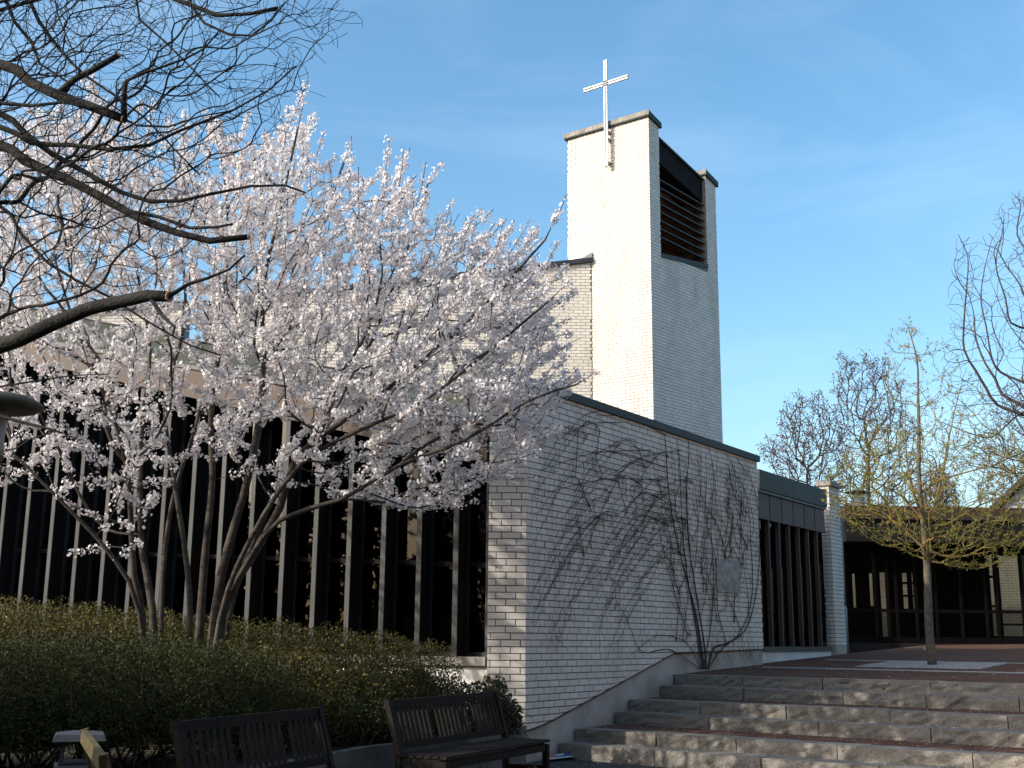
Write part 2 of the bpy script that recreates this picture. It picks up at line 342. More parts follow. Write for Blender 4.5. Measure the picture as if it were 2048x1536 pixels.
# ================================================================== SETTING: ground, terrace, steps
CN = at(1052, 1100, 15.0); CN = (CN.x, CN.y)                     # near corner of the brick wing
WAZ = 33.9
W = VPlane(CN, WAZ)                                               # long side wall (faces right)
U = W.d; V = W.n                                                  # along the wall / away from it
SV = azd(127.5)                                                   # run of the steps, not quite square to the wall
def uv(t, w, z=0.0): return Vector((CN[0], CN[1], 0)) + U * t + SV * w + Vector((0, 0, z))
WL = W.hit(1520, 1100)[0]

steps_px = [(1348, 1347), (1322, 1368), (1258, 1396), (1230, 1419), (1151, 1451), (1118, 1480)]
st = [W.hit(*p) for p in steps_px]
T_ST = [a for a, z in st]
Z_TOP = 0.975; RISE = Z_TOP / 6.0 - 0.004
Z_ST = [Z_TOP - i * 0.1575 for i in range(6)]                      # tops of the six steps
GRAD = 0.030
def terr_z(p):
    t = (Vector((p[0], p[1], 0)) - Vector((CN[0], CN[1], 0))).dot(U)
    return Z_TOP + max(0.0, t - T_ST[0]) * GRAD

mb = MB(); S = 700
mb.add([(-S, -60, 0), (S, -60, 0), (S, S, 0), (-S, S, 0)], [(0, 1, 2, 3)])
tag(mb.build('ground', M['asphalt']), 'dark grey paving of the lower square in front of the steps', kind='structure')

mb = MB(); w1 = 16.0
a, b = T_ST[0] + 0.02, 34.0
za, zb = Z_TOP, Z_TOP + (34 - T_ST[0]) * GRAD
mb.prism([uv(a, -0.3, -0.05), uv(a, w1, -0.05), uv(b, w1 + 6, -0.05), uv(b, -0.3, -0.05)],
         [uv(a, -0.3, za - 0.008), uv(a, w1, za - 0.008), uv(b, w1 + 6, zb - 0.008), uv(b, -0.3, zb - 0.008)])
terrace = tag(mb.build('terrace', M['paver']), 'upper terrace paved in red clay pavers', kind='structure')

def pavers(parent, t0, t1, w0, w1_, zf, lt=0.2, lw=0.1, name='paver_field'):
    g = MB(); j = 0.006; rr = random.Random(3)
    row = 0; t = t0
    while t < t1 - 0.02:
        tb = min(t + lw, t1); w = w0 - (lt / 2 if row % 2 else 0)
        while w < w1_:
            wa, wb = max(w, w0), min(w + lt, w1_)
            if wb - wa > 0.03:
                h = rr.uniform(-0.0025, 0.0025)
                c = [(t + j / 2, wa + j / 2), (t + j / 2, wb - j / 2), (tb - j / 2, wb - j / 2), (tb - j / 2, wa + j / 2)]
                tp = [uv(x, y, zf(x) + h) for x, y in c]; bt = [uv(x, y, zf(x) - 0.02) for x, y in c]
                g.add(bt + tp, [(4, 5, 6, 7), (0, 1, 5, 4), (1, 2, 6, 5), (2, 3, 7, 6), (3, 0, 4, 7)])
            w += lt
        t += lw; row += 1
    o = g.build(name, M['paver'], parent); o['kind'] = 'stuff'; return o
pavers(terrace, T_ST[0] + 0.34, T_ST[0] + 6.0, 0.02, 11.0, lambda x: Z_TOP + (x - T_ST[0]) * GRAD)
# pale stone strips let into the terrace
for i, (pa, pb) in enumerate([((1560, 1331), (2048, 1332)), ((1600, 1311), (2048, 1314))]):
    A = at_z(pa[0], pa[1], Z_TOP + 0.09 + 0.05 * i); B = at_z(pb[0], pb[1], Z_TOP + 0.06 + 0.05 * i)
    ta = (Vector((A.x, A.y, 0)) - Vector((*CN, 0))).dot(U); 
    ta = [T_ST[0] + 2.5, T_ST[0] + 5.6][i]
    n = 10
    for k in range(n):
        w0 = 0.4 + k * 1.1
        g = MB(); z0 = Z_TOP + (ta - T_ST[0]) * GRAD
        g.prism([uv(ta, w0, z0 - 0.02), uv(ta, w0 + 1.085, z0 - 0.02), uv(ta + .13, w0 + 1.085, z0 - 0.02), uv(ta + .13, w0, z0 - 0.02)],
                [uv(ta, w0, z0 + 0.008), uv(ta, w0 + 1.085, z0 + 0.008), uv(ta + .13, w0 + 1.085, z0 + 0.012), uv(ta + .13, w0, z0 + 0.012)])
        g.build('strip_stone', M['stonepale'], terrace)

steps = tag(empty('entrance_steps', uv(2.5, 4)), 'broad flight of rough granite steps with red paver treads', kind='structure')
steps.location = (0, 0, 0)
rs = random.Random(21)
WEND = 13.0
for k in range(6):
    t, zt = T_ST[k], Z_ST[k]
    zb = zt - 0.165 if k < 5 else -0.05
    if k > 0:
        g = MB(); te = T_ST[k - 1] + 0.2
        g.prism([uv(t + .2, 0, zt - .3), uv(t + .2, WEND, zt - .3), uv(te, WEND, zt - .3), uv(te, 0, zt - .3)],
                [uv(t + .2, 0, zt - .012), uv(t + .2, WEND, zt - .012), uv(te, WEND, zt - .012), uv(te, 0, zt - .012)])
        g.build('tread_bed', M['joint'], steps)
        if T_ST[k - 1] - (t + 0.33) > 0.12:
            pavers(steps, t + 0.335, T_ST[k - 1] - 0.002, 0.02, WEND, lambda x, z=zt: z, name='tread_pavers')
    dep = 0.33 if (k == 0 or T_ST[k - 1] - t > 0.6) else T_ST[k - 1] - t + 0.05
    w = 0.0
    while w < WEND:
        L = rs.uniform(1.05, 1.55); w2 = min(w + L, WEND)
        # roughly hewn block: front face subdivided and pushed in and out
        g = MB(); nx, nz = 12, 3; o1 = rs.uniform(-0.012, 0.012); dz = rs.uniform(-0.004, 0.004)
        A = []
        for iz in range(nz + 1):
            for ix in range(nx + 1):
                x = w + 0.006 + (w2 - w - 0.012) * ix / nx; z = zb + (zt + dz - zb) * iz / nz
                edge = ix in (0, nx) or iz in (0, nz)
                o = o1 + (rs.uniform(-0.006, 0.004) if edge else rs.uniform(-0.022, 0.014))
                A.append(uv(t + o, x, z))
        fs_ = [(iz * (nx + 1) + ix, iz * (nx + 1) + ix + 1, (iz + 1) * (nx + 1) + ix + 1, (iz + 1) * (nx + 1) + ix) for iz in range(nz) for ix in range(nx)]
        nb = len(A)
        A += [uv(t + dep, w + .006, zt + dz), uv(t + dep, w2 - .006, zt + dz), uv(t + dep, w + .006, zb), uv(t + dep, w2 - .006, zb)]
        top = [nz * (nx + 1) + ix for ix in range(nx + 1)]
        fs_.append(tuple(top[::-1] + [nb, nb + 1])[::-1])
        fs_.append((0, nz * (nx + 1), nb, nb + 2)); fs_.append((nx, nb + 3, nb + 1, nz * (nx + 1) + nx))
        g.add(A, fs_); g.build('step_stone', M['granite'], steps)
        w = w2

# ================================================================== CHURCH WING (near wall, fin facade, mossy roof)
wing = tag(empty('church_wing', (CN[0], CN[1], 0)), 'low church wing with white brick gable wall, dark glazing and grey fins', 'church')
wing.location = (0, 0, 0)
z_ct = (W.hit(1058, 759)[1] + W.hit(1520, 913)[1]) / 2       # top of the coping
ZW = z_ct - 0.115                                              # top of the brickwork
pl_px = [(1042, 1462), (1066, 1457), (1105, 1440), (1348, 1306), (1400, 1303.5), (1520, 1297.5)]
PLN = [W.hit(*p) for p in pl_px]; PLN[0] = (0.0, PLN[0][1]); PLN[-1] = (WL, PLN[-1][1])
def plin(s):
    for (a, za), (b, zb) in zip(PLN, PLN[1:]):
        if s <= b: return za + (zb - za) * (s - a) / (b - a)
    return PLN[-1][1]
core = MB()
pts = [(WL, ZW), (0.0, ZW)] + PLN
TH = 0.42
core.prism([W.pt(a, z, -TH) for a, z in pts], [W.pt(a, z, -0.008) for a, z in pts])
EW = 0.474
E = VPlane(CN, -90.0, flip=-1); E.n = Vector((0, -1, 0))
zE = PLN[0][1]
core.plan([(CN[0] - 0.001, CN[1] + 0.008), (CN[0] + 0.2, CN[1] + 0.36), (CN[0] - EW + .01, CN[1] + 0.60), (CN[0] - EW, CN[1] + 0.008)], zE, ZW - 0.001)
wall = core.build('wall', M['mortar'], wing)
zref = zE
brick_face(wall, W, 0.0, WL, plin, lambda s: ZW, zref, limit=260, shift=0.06)
brick_face(wall, E, 0.0, EW, lambda s: zE, lambda s: ZW, zref, limit=60, shift=0.0)
# return of the wall at its far end
RE = VPlane((W.pt(WL, 0).x, W.pt(WL, 0).y), WAZ - 90.0); RE.n = U
g = MB()
g.prism([W.pt(a, z, -TH - 0.15) for a, z in [(WL - .3, ZW), (WL - .3, PLN[-1][1]), (WL - .004, PLN[-1][1]), (WL - .004, ZW)]],
        [W.pt(a, z, -0.01) for a, z in [(WL - .3, ZW), (WL - .3, PLN[-1][1]), (WL - .004, PLN[-1][1]), (WL - .004, ZW)]])
g.build('wall_return', M['brick'], wing)
# plinth with its rusty drip edge
g = MB()
lo = [(s, -0.05) for s, z in PLN][::-1]
g.pl(W, PLN + lo, -0.40, -0.022)
g.plan([(CN[0] - 0.01, CN[1] + 0.022), (CN[0] + 0.15, CN[1] + 0.3), (CN[0] - EW, CN[1] + 0.5), (CN[0] - EW, CN[1] + 0.022)], -0.05, zE - 0.001)
g.build('plinth', M['concrete'], wing)
g = MB()
for (a, za), (b, zb) in zip(PLN, PLN[1:]):
    g.pl(W, [(a, za - .016), (b, zb - .016), (b, zb + .002), (a, za + .002)], -0.03, 0.004 + random.uniform(0, .004))
g.build('drip_edge', M['rust'], wing)
# coping
g = MB()
g.prism([W.pt(-0.03, ZW + .004, -TH - .06), W.pt(-0.03, ZW + .004, 0.045), W.pt(WL + .05, ZW + .004, 0.045), W.pt(WL + .05, ZW + .004, -TH - .06)],
        [W.pt(-0.03, z_ct + .02, -TH - .06), W.pt(-0.03, z_ct, 0.045), W.pt(WL + .05, z_ct, 0.045), W.pt(WL + .05, z_ct + .02, -TH - .06)])
g.plan([(CN[0] - .03, CN[1] - .045), (CN[0] + .05, CN[1] + .3), (CN[0] - EW - .04, CN[1] + .6), (CN[0] - EW - .04, CN[1] - .045)], ZW + .006, z_ct - .004)
g.build('coping', M['coping'], wing)

# fin facade on the left
F0 = (CN[0] - EW - 0.02, CN[1] + 0.12)
F = VPlane(F0, -64.6, flip=-1); F.n = Vector((-F.d.y, F.d.x, 0))
if F.n.y > 0: F.n = -F.n
fin_px = [978, 912, 838, 766, 697, 629, 564, 499, 437, 377, 318.6, 260, 205, 149, 96.5, 45, -4, -52, -100]
fin_s = [F.hit(x, 1150)[0] for x in fin_px]
fb = line_fn(F.hit(920, 915), F.hit(88, 730)); ft = line_fn(F.hit(872, 825), F.hit(175, 703))
tr = line_fn(F.hit(883, 1125.7), F.hit(38, 1099))
zsill = F.hit(940, 1313)[1]
SE = fin_s[-1] + 0.4
for s in fin_s:
    g = MB(); g.pl(F, [(s - .034, zsill), (s + .034, zsill), (s + .034, fb(s + .034) + .03), (s - .034, fb(s - .034) + .03)], -0.30, 0.0)
    fo = g.build('fin', M['finweb'], wing)
    g = MB(); g.pl(F, [(s - .036, zsill), (s + .036, zsill), (s + .036, fb(s + .036) + .03), (s - .036, fb(s - .036) + .03)], 0.001, 0.022); g.build('fin_lit_front', M['fin'], fo)  # paler front strip, the sun on the fin edge put into its colour
for s0, s1 in zip(fin_s, fin_s[1:]):
    a, b = s0 + .037, s1 - .037; mid = (a + b) / 2
    pn = empty('window', (0, 0, 0)); pn.parent = wing
    fr = MB(); fw = 0.028
    fr.pl(F, [(a, zsill), (a + fw, zsill), (a + fw, fb(a)), (a, fb(a))], -0.29, -0.23)
    fr.pl(F, [(b - fw, zsill), (b, zsill), (b, fb(b)), (b - fw, fb(b))], -0.29, -0.23)
    fr.pl(F, [(a + fw, zsill), (b - fw, zsill), (b - fw, zsill + .05), (a + fw, zsill + .05)], -0.29, -0.23)
    fr.build('frame', M['darkmetal'], pn)
    t_ = MB(); t_.pl(F, [(a + fw, tr(a) - .03), (b - fw, tr(b) - .03), (b - fw, tr(b) + .03), (a + fw, tr(a) + .03)], -0.285, -0.225)
    t_.build('transom', M['finweb'], pn)
    p1 = MB(); p1.pl(F, [(a + fw, zsill + .05), (b - fw, zsill + .05), (b - fw, tr(b) - .031), (a + fw, tr(a) - .031)], -0.27, -0.262); p1.build('pane', M['glass'], pn)
    p2 = MB(); p2.pl(F, [(a + fw, tr(a) + .031), (b - fw, tr(b) + .031), (b - fw, fb(b)), (a + fw, fb(a))], -0.27, -0.262); p2.build('pane', M['glass'], pn)
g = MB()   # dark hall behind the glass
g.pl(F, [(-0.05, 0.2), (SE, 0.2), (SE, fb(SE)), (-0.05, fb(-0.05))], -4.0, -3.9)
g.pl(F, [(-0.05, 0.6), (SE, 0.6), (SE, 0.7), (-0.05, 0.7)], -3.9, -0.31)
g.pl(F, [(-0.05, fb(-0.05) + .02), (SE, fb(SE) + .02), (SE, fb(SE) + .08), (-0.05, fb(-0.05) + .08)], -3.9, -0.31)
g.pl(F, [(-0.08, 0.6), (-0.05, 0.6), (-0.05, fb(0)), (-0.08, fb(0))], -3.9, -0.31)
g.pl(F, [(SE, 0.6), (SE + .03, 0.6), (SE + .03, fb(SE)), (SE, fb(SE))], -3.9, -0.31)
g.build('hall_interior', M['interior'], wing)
g = MB(); g.pl(F, [(-0.02, zsill - .11), (SE, zsill - .11), (SE, zsill - .003), (-0.02, zsill - .003)], -0.30, 0.06); g.build('sill', M['copingstone'], wing)
g = MB(); g.pl(F, [(-0.04, -0.05), (SE, -0.05), (SE, zsill - .112), (-0.04, zsill - .112)], -0.30, -0.02); g.build('base_wall', M['render'], wing)
# sloping fascia in panels
ps = F.hit(786, 850)[0] - F.hit(886, 870)[0]
s = -0.02
first = F.hit(886, 870)[0]
edges = [-0.02] + [first + i * ps for i in range(int((SE - first) / ps) + 1)] + [SE]
for a, b in zip(edges, edges[1:]):
    g = MB(); g.pl(F, [(a + .008, fb(a + .008)), (b - .008, fb(b - .008)), (b - .008, ft(b - .008)), (a + .008, ft(a + .008))], -0.02, 0.07)
    g.build('fascia_panel', M['fascia'], wing)
g = MB(); g.pl(F, [(edges[0], fb(edges[0]) + .004), (SE, fb(SE) + .004), (SE, ft(SE) - .002), (edges[0], ft(edges[0]) - .002)], -0.30, 0.055)
g.build('fascia_backing', M['darkmetal'], wing)
g = MB(); g.pl(F, [(edges[0], ft(edges[0]) + .002), (SE, ft(SE) + .002), (SE, ft(SE) + .06), (edges[0], ft(edges[0]) + .06)], -0.05, 0.11)
g.build('roof_edge', M['darkmetal'], wing)

# ================================================================== BELL TOWER
TC = at(1303, 600, 28.6)
TFd = azd(-53.0); TRd = azd(42.5)
TF = VPlane((TC.x, TC.y), -53.0, n=-TRd); TR = VPlane((TC.x, TC.y), 42.5, n=-TFd)
# nave wall plane first (it meets the tower front)
LF = TF.hit(1135, 420)[0]; LR = TR.hit(1438, 620)[0]
zfl = TF.hit(1136, 281)[1]; zfr = TF.hit(1299, 234)[1]; zfr = (zfl + zfr) / 2
zr = TR.hit(1431, 373)[1]
slope = (zr - zfr) / LR
ztop = lambda s: zfr + slope * s
sA = TR.hit(1320, 400)[0]; sB = TR.hit(1413, 450)[0]
sl_l = TR.hit(1326, 516); sl_r = TR.hit(1418, 538)
silf = line_fn(sl_l, sl_r); zsil = silf(sA)
f_t = line_fn(TR.hit(1320, 275), TR.hit(1407, 357)); f_b = line_fn(TR.hit(1321, 320), TR.hit(1403, 395))
tower = tag(empty('bell_tower', (TC.x, TC.y, 0)), 'tall white brick bell tower with slanted top and dark louvred opening', 'tower'); tower.location = (0, 0, 0)
g = MB(); ZB = 0.3
def tprism(g, pts, o0, o1): g.prism([TR.pt(a, z, o0) for a, z in pts], [TR.pt(a, z, o1) for a, z in pts])
e_ = 0.008
tprism(g, [(e_, ZB), (sA, ZB), (sA, ztop(sA)), (e_, ztop(0))], -LF + e_, -e_)
tprism(g, [(sB, ZB), (LR - e_, ZB), (LR - e_, ztop(LR)), (sB, ztop(sB))], -LF + e_, -e_)
tprism(g, [(sA, ZB), (sB, ZB), (sB, silf(sB)), (sA, silf(sA))], -LF + e_, -e_)
twall = g.build('wall', M['mortarsunlit'], tower)
brick_face(twall, TR, 0.0, LR, lambda s: ZB + 4, ztop, zE, limit=300,
           holes=[lambda z: ((sA, sB) if z > silf((sA + sB) / 2) else None)], vis=lambda c: True)
zpar = ZW - 1
brick_face(twall, TF, 0.0, LF, lambda s: ZB + 4, lambda s: ztop(0), zE, limit=300, shift=0.04)
g = MB()   # reveal of the rear pier and recess back
tprism(g, [(sA + .005, silf(sA)), (sB - .005, silf(sB)), (sB - .005, f_t(sB) - .1), (sA + .005, f_t(sA) - .1)], -LF + .1, -0.75)
g.build('louvre_recess', M['brownwood'], tower)
g = MB(); tprism(g, [(sA + .004, f_b(sA)), (sB - .004, f_b(sB)), (sB - .004, f_t(sB)), (sA + .004, f_t(sA))], -LF + .05, -0.10)
rf = g.build('belfry_roof', M['blackboard'], tower)
g = MB(); tprism(g, [(sA + .004, f_t(sA) + .002), (sB - .004, f_t(sB) + .002), (sB - .004, f_t(sB) + .05), (sA + .004, f_t(sA) + .05)], -LF - .02, -0.04)
g.build('roof_edge', M['coping'], rf)
g = MB(); tprism(g, [(sA + .003, silf(sA) + .003), (sB - .003, silf(sB) + .003), (sB - .003, silf(sB) + .12), (sA + .003, silf(sA) + .12)], -0.8, 0.02)
g.build('sill', M['coping'], tower)
lou = [((1324, 361), (1407, 410)), ((1324, 377), (1407, 424)), ((1324, 393), (1407, 440)), ((1324, 409), (1407, 454)),
       ((1324, 425), (1407, 470)), ((1324, 442), (1407, 485)), ((1324, 458), (1407, 500)), ((1324, 474), (1407, 516))]
for pa, pb in lou:
    A = TR.hit(*pa, off=-0.07); B = TR.hit(*pb, off=-0.07); f = line_fn(A, B)
    a, b = sA + .006, sB - .006
    g = MB()
    lo0 = [TR.pt(a, f(a), -0.07), TR.pt(b, f(b), -0.07), TR.pt(b, f(b) - .028, -0.07), TR.pt(a, f(a) - .028, -0.07)]
    lo1 = [TR.pt(a, f(a) + .13, -0.34), TR.pt(b, f(b) + .13, -0.34), TR.pt(b, f(b) + .102, -0.34), TR.pt(a, f(a) + .102, -0.34)]
    g.prism(lo1, lo0); sl = g.build('louvre_slat', M['brownwood'], tower)
    g = MB(); g.prism([TR.pt(a, f(a) - .03, -0.068), TR.pt(b, f(b) - .03, -0.068), TR.pt(b, f(b) + .004, -0.068), TR.pt(a, f(a) + .004, -0.068)],
                      [TR.pt(a, f(a) - .03, -0.055), TR.pt(b, f(b) - .03, -0.055), TR.pt(b, f(b) + .004, -0.055), TR.pt(a, f(a) + .004, -0.055)])
    g.build('slat_edge', M['coping'], sl)
# copings on the two piers
for (a, b) in ((-0.07, sA + .05), (sB - .05, LR + .06)):
    g = MB(); tprism(g, [(a, ztop(a) + .004), (b, ztop(b) + .004), (b, ztop(b) + .15), (a, ztop(a) + .15)], -LF - .06, 0.06)
    c = g.build('coping', M['coping'], tower)
    g = MB(); tprism(g, [(a - .012, ztop(a) + .03), (a + .0, ztop(a) + .03), (a + .0, ztop(a) + .158), (a - .012, ztop(a) + .158)], -LF - .065, 0.065)
    g.build('coping_front', M['copingstone'], c)

# cross mounted on the tower front
cross = tag(empty('church_cross', (0, 0, 0)), 'slender steel cross of paired ribbed rods bracketed to the tower top', 'cross')
pb_ = TF.hit(1216, 333, off=0.16); ptp = TF.hit(1208, 121, off=0.16)
cs = (pb_[0] + ptp[0]) / 2; cz0, cz1 = pb_[1], ptp[1]
arm_c = TF.hit(1209, 168, off=0.16); arm_l = TF.hit(1165, 183, off=0.16); arm_r = TF.hit(1254, 153, off=0.16)
ahalf = (abs(arm_l[0] - cs) + abs(arm_r[0] - cs)) / 2; az_ = (arm_l[1] + arm_r[1]) / 2
def ribbed(A, B, r, rib0, rib1):
    g = MB(); A, B = Vector(A), Vector(B); L = (B - A).length; n = max(2, int(L / 0.02)); P_, Rr = [], []
    for i in range(n + 1):
        u = i / n; P_.append(A.lerp(B, u)); rb = (u < rib0 or u > 1 - rib1) and (i // 4) % 2
        Rr.append(r * (1.16 if rb else 1.0))
    g.tube(P_, Rr, 8); return g
gap = 0.036
for sgn in (-1, 1):
    ribbed(TF.pt(cs + sgn * gap, cz0, .16), TF.pt(cs + sgn * gap, az_ - .07, .16), 0.026, 0, 0).build('post_rod', M['cross'], cross, True)
    ribbed(TF.pt(cs + sgn * gap, az_ + .07, .16), TF.pt(cs + sgn * gap, cz1, .16), 0.026, 0, 0.55).build('post_rod', M['cross'], cross, True)
    for sd in (-1, 1):
        ribbed(TF.pt(cs + sd * 0.07, az_ + sgn * gap, .16), TF.pt(cs + sd * ahalf, az_ + sgn * gap, .16), 0.026, 0, 0.5).build('arm_rod', M['cross'], cross, True)
g = MB(); g.pl(TF, [(cs - .055, az_ - .055), (cs + .055, az_ - .055), (cs + .055, az_ + .055), (cs - .055, az_ + .055)], .135, .185); g.build('hub', M['darkmetal'], cross)
g = MB(); g.tube([TF.pt(cs, cz0 - .02, .16), TF.pt(cs, cz1 - .05, .16)], 0.012, 6)
g.tube([TF.pt(cs - ahalf, az_, .16), TF.pt(cs + ahalf, az_, .16)], 0.012, 6); g.build('core_bar', M['steel'], cross)
for py in (330, 283, 268):
    z = TF.hit(1216, py)[1]; g = MB(); g.pl(TF, [(cs - .045, z - .03), (cs + .045, z - .03), (cs + .045, z + .03), (cs - .045, z + .03)], -0.005, .155); g.build('bracket', M['steel'], cross)

# ================================================================== NAVE (shaded brick walls left of the tower)
jx = None
s_j, z_j = TF.hit(1186, 600); J = TF.pt(s_j, 0)
NV = VPlane((J.x - 0.02, J.y), -90.0); NV.n = Vector((0, -1, 0))
nave = tag(empty('church_nave', (0, 0, 0)), 'white brick nave walls with slanting dark roof edge and mossy roof below', 'church')
n_top = line_fn(NV.hit(1186, 525), NV.hit(415, 611)); n_bt = line_fn(NV.hit(923, 790), NV.hit(455, 697))
NL0 = NV.hit(416, 640)[0]; NL1 = NV.hit(364, 640)[0]; NLE = NV.hit(-260, 640)[0]
base_z = 3.2
g = MB(); g.pl(NV, [(0.02, base_z), (NL0, base_z), (NL0, n_top(NL0)), (0.02, n_top(0.02))], -0.4, -0.008)
nb_ = NV.hit(560, 640)[0]
g.pl(NV, [(0.5, base_z), (nb_, base_z), (nb_, n_top(nb_) - .1), (0.5, n_top(0.5) - .1)], -2.6, -0.401)
nw = g.build('wall', M['mortarsunlit'], nave)
brick_face(nw, NV, 0.02, NL0, lambda s: n_bt(s) - 1.0 if s > 3 else 5.0, n_top, zE, limit=300, shift=0.03)
l_top = line_fn(NV.hit(364, 612), NV.hit(0, 640))
g = MB(); g.pl(NV, [(NL1, base_z), (NLE, base_z), (NLE, l_top(NLE)), (NL1, l_top(NL1))], -0.4, -0.008)
nw2 = g.build('wall', M['mortarsunlit'], nave)
brick_face(nw2, NV, NL1, NLE, lambda s: n_bt(s) - 1.0, l_top, zE, limit=60, shift=0.11)
for (a, b, f) in ((0.0, NL0 + .12, n_top), (NL1 - .12, NLE, l_top)):
    g = MB(); g.pl(NV, [(a, f(a) + .004), (b, f(b) + .004), (b, f(b) + .12), (a, f(a) + .12)], -0.5, 0.09)
    g.build('roof_edge', M['darkmetal'], nave)
for a, f in ((NL0, n_top), (NL1 - .1, l_top)):
    g = MB(); g.pl(NV, [(a + .002, base_z), (a + .098, base_z), (a + .098, f(a) + .003), (a + .002, f(a) + .003)], -0.42, 0.03); g.build('edge_trim', M['darkmetal'], nave)
g = MB(); q0, q1 = NV.hit(1187, 509), NV.hit(1160, 517)
g.pl(NV, [(0.0, n_top(0) + .125), (q1[0], n_top(q1[0]) + .125), (0.0, n_top(0) + .27)], -0.3, 0.05); g.build('flashing', M['stonepale'], nave)
# mossy roof between the fin facade and the nave walls
def roofpt(s):  # matching point at the nave foot
    return s
A0, A1 = F.pt(-0.3, ft(-0.3) + .03, -0.02), F.pt(SE, ft(SE) + .03, -0.02)
B0p = NV.hit(1010, 800); B1p = NV.hit(-60, 600)
g = MB(); n = 14; rows = 6; VV = []
for i in range(rows + 1):
    for j in range(n + 1):
        u = j / n
        a = F.pt(-0.3 + (SE + .3) * u, ft(-0.3 + (SE + .3) * u) + .03, -0.02)
        sx = B0p[0] + (B1p[0] - B0p[0]) * u; b = NV.pt(sx, n_bt(sx), 0.0)
        VV.append(a.lerp(b, i / rows))
g.add(VV, [(i * (n + 1) + j, i * (n + 1) + j + 1, (i + 1) * (n + 1) + j + 1, (i + 1) * (n + 1) + j) for i in range(rows) for j in range(n)])
ro = g.build('roof', M['moss'], wing)
g = MB()
for j in range(n):
    sx0 = B0p[0] + (B1p[0] - B0p[0]) * j / n; sx1 = B0p[0] + (B1p[0] - B0p[0]) * (j + 1) / n
    g.pl(NV, [(sx0, n_bt(sx0) - .02), (sx1, n_bt(sx1) - .02), (sx1, n_bt(sx1) + .05), (sx0, n_bt(sx0) + .05)], 0.002, 0.03)
g.build('flashing', M['darkmetal'], ro)

# ================================================================== GLAZED LINK AND BRICK PILLAR
link_ = tag(empty('glazed_link', (0, 0, 0)), 'recessed dark glazed passage with brown panels beside the ivied wall', 'glass wall')
LO = -0.28
K = VPlane((W.pt(WL - .4, 0, LO).x, W.pt(WL - .4, 0, LO).y), WAZ)
s0, s1 = K.hit(1516, 1150)[0], K.hit(1652, 1150)[0]
mt = line_fn(K.hit(1522, 949), K.hit(1640, 974)); mbt = line_fn(K.hit(1522, 983), K.hit(1640, 1012))
pbm = line_fn(K.hit(1522, 1040), K.hit(1649, 1065)); slf = line_fn(K.hit(1523, 1296), K.hit(1649, 1291))
av = lambda f: (f(s0) + f(s1)) / 2
zm, zmb, zpb, zs_ = av(mt), av(mbt), av(pbm), av(slf)
g = MB(); sm = (s0 + s1) / 2 - .1
g.pl(K, [(s0, zmb), (sm - .004, zmb), (sm - .004, zm), (s0, zm)], -0.6, 0.10); g.build('fascia_panel', M['coping'], link_)
g = MB(); g.pl(K, [(sm + .004, zmb), (s1, zmb), (s1, zm), (sm + .004, zm)], -0.6, 0.10); g.build('fascia_panel', M['coping'], link_)
g = MB(); g.pl(K, [(s0, zmb - .05), (s1, zmb - .05), (s1, zmb - .003), (s0, zmb - .003)], -0.3, 0.07); g.build('soffit_trim', M['darkmetal'], link_)
npn = 6; pw = (s1 - s0) / npn
for i in range(npn):
    g = MB(); a = s0 + i * pw; g.pl(K, [(a + .018, zpb + .03), (a + pw - .018, zpb + .03), (a + pw - .018, zmb - .052), (a + .018, zmb - .052)], -0.05, 0.03); g.build('panel', M['brownpanel'], link_)
g = MB(); g.pl(K, [(s0, zpb), (s1, zpb), (s1, zpb + .028), (s0, zpb + .028)], -0.1, 0.045); g.build('rail', M['brownpanel'], link_)
g = MB(); g.pl(K, [(s0, zpb + .029), (s1, zpb + .029), (s1, zmb - .053), (s0, zmb - .053)], -0.1, -0.052); g.build('backing', M['darkmetal'], link_)
ngl = 7; gw = (s1 - s0) / ngl
for i in range(ngl):
    a = s0 + i * gw
    g = MB(); g.pl(K, [(a, zs_), (a + .045, zs_), (a + .045, zpb - .002), (a, zpb - .002)], -0.1, 0.03); g.build('mullion', M['brownpanel'], link_)
    g = MB(); g.pl(K, [(a + .046, zs_), (a + gw - .001, zs_), (a + gw - .001, zpb - .002), (a + .046, zpb - .002)], -0.06, -0.05); g.build('pane', M['glass'], link_)
g = MB(); g.pl(K, [(s0, zs_ - .09), (s1, zs_ - .09), (s1, zs_ - .002), (s0, zs_ - .002)], -0.2, 0.07); g.build('sill', M['darkmetal'], link_)
g = MB(); g.pl(K, [(s0, 0.4), (s1, 0.4), (s1, zs_ - .093), (s0, zs_ - .093)], -0.2, 0.03); g.build('base', M['render'], link_)
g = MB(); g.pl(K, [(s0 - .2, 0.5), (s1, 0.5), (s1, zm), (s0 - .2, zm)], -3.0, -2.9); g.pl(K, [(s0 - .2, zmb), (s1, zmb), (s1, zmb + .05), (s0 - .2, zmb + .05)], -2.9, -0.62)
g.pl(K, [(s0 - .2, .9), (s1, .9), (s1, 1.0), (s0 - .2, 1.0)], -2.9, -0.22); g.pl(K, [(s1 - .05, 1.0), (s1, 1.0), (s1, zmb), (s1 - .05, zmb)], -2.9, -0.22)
g.build('passage_interior', M['interior'], link_)

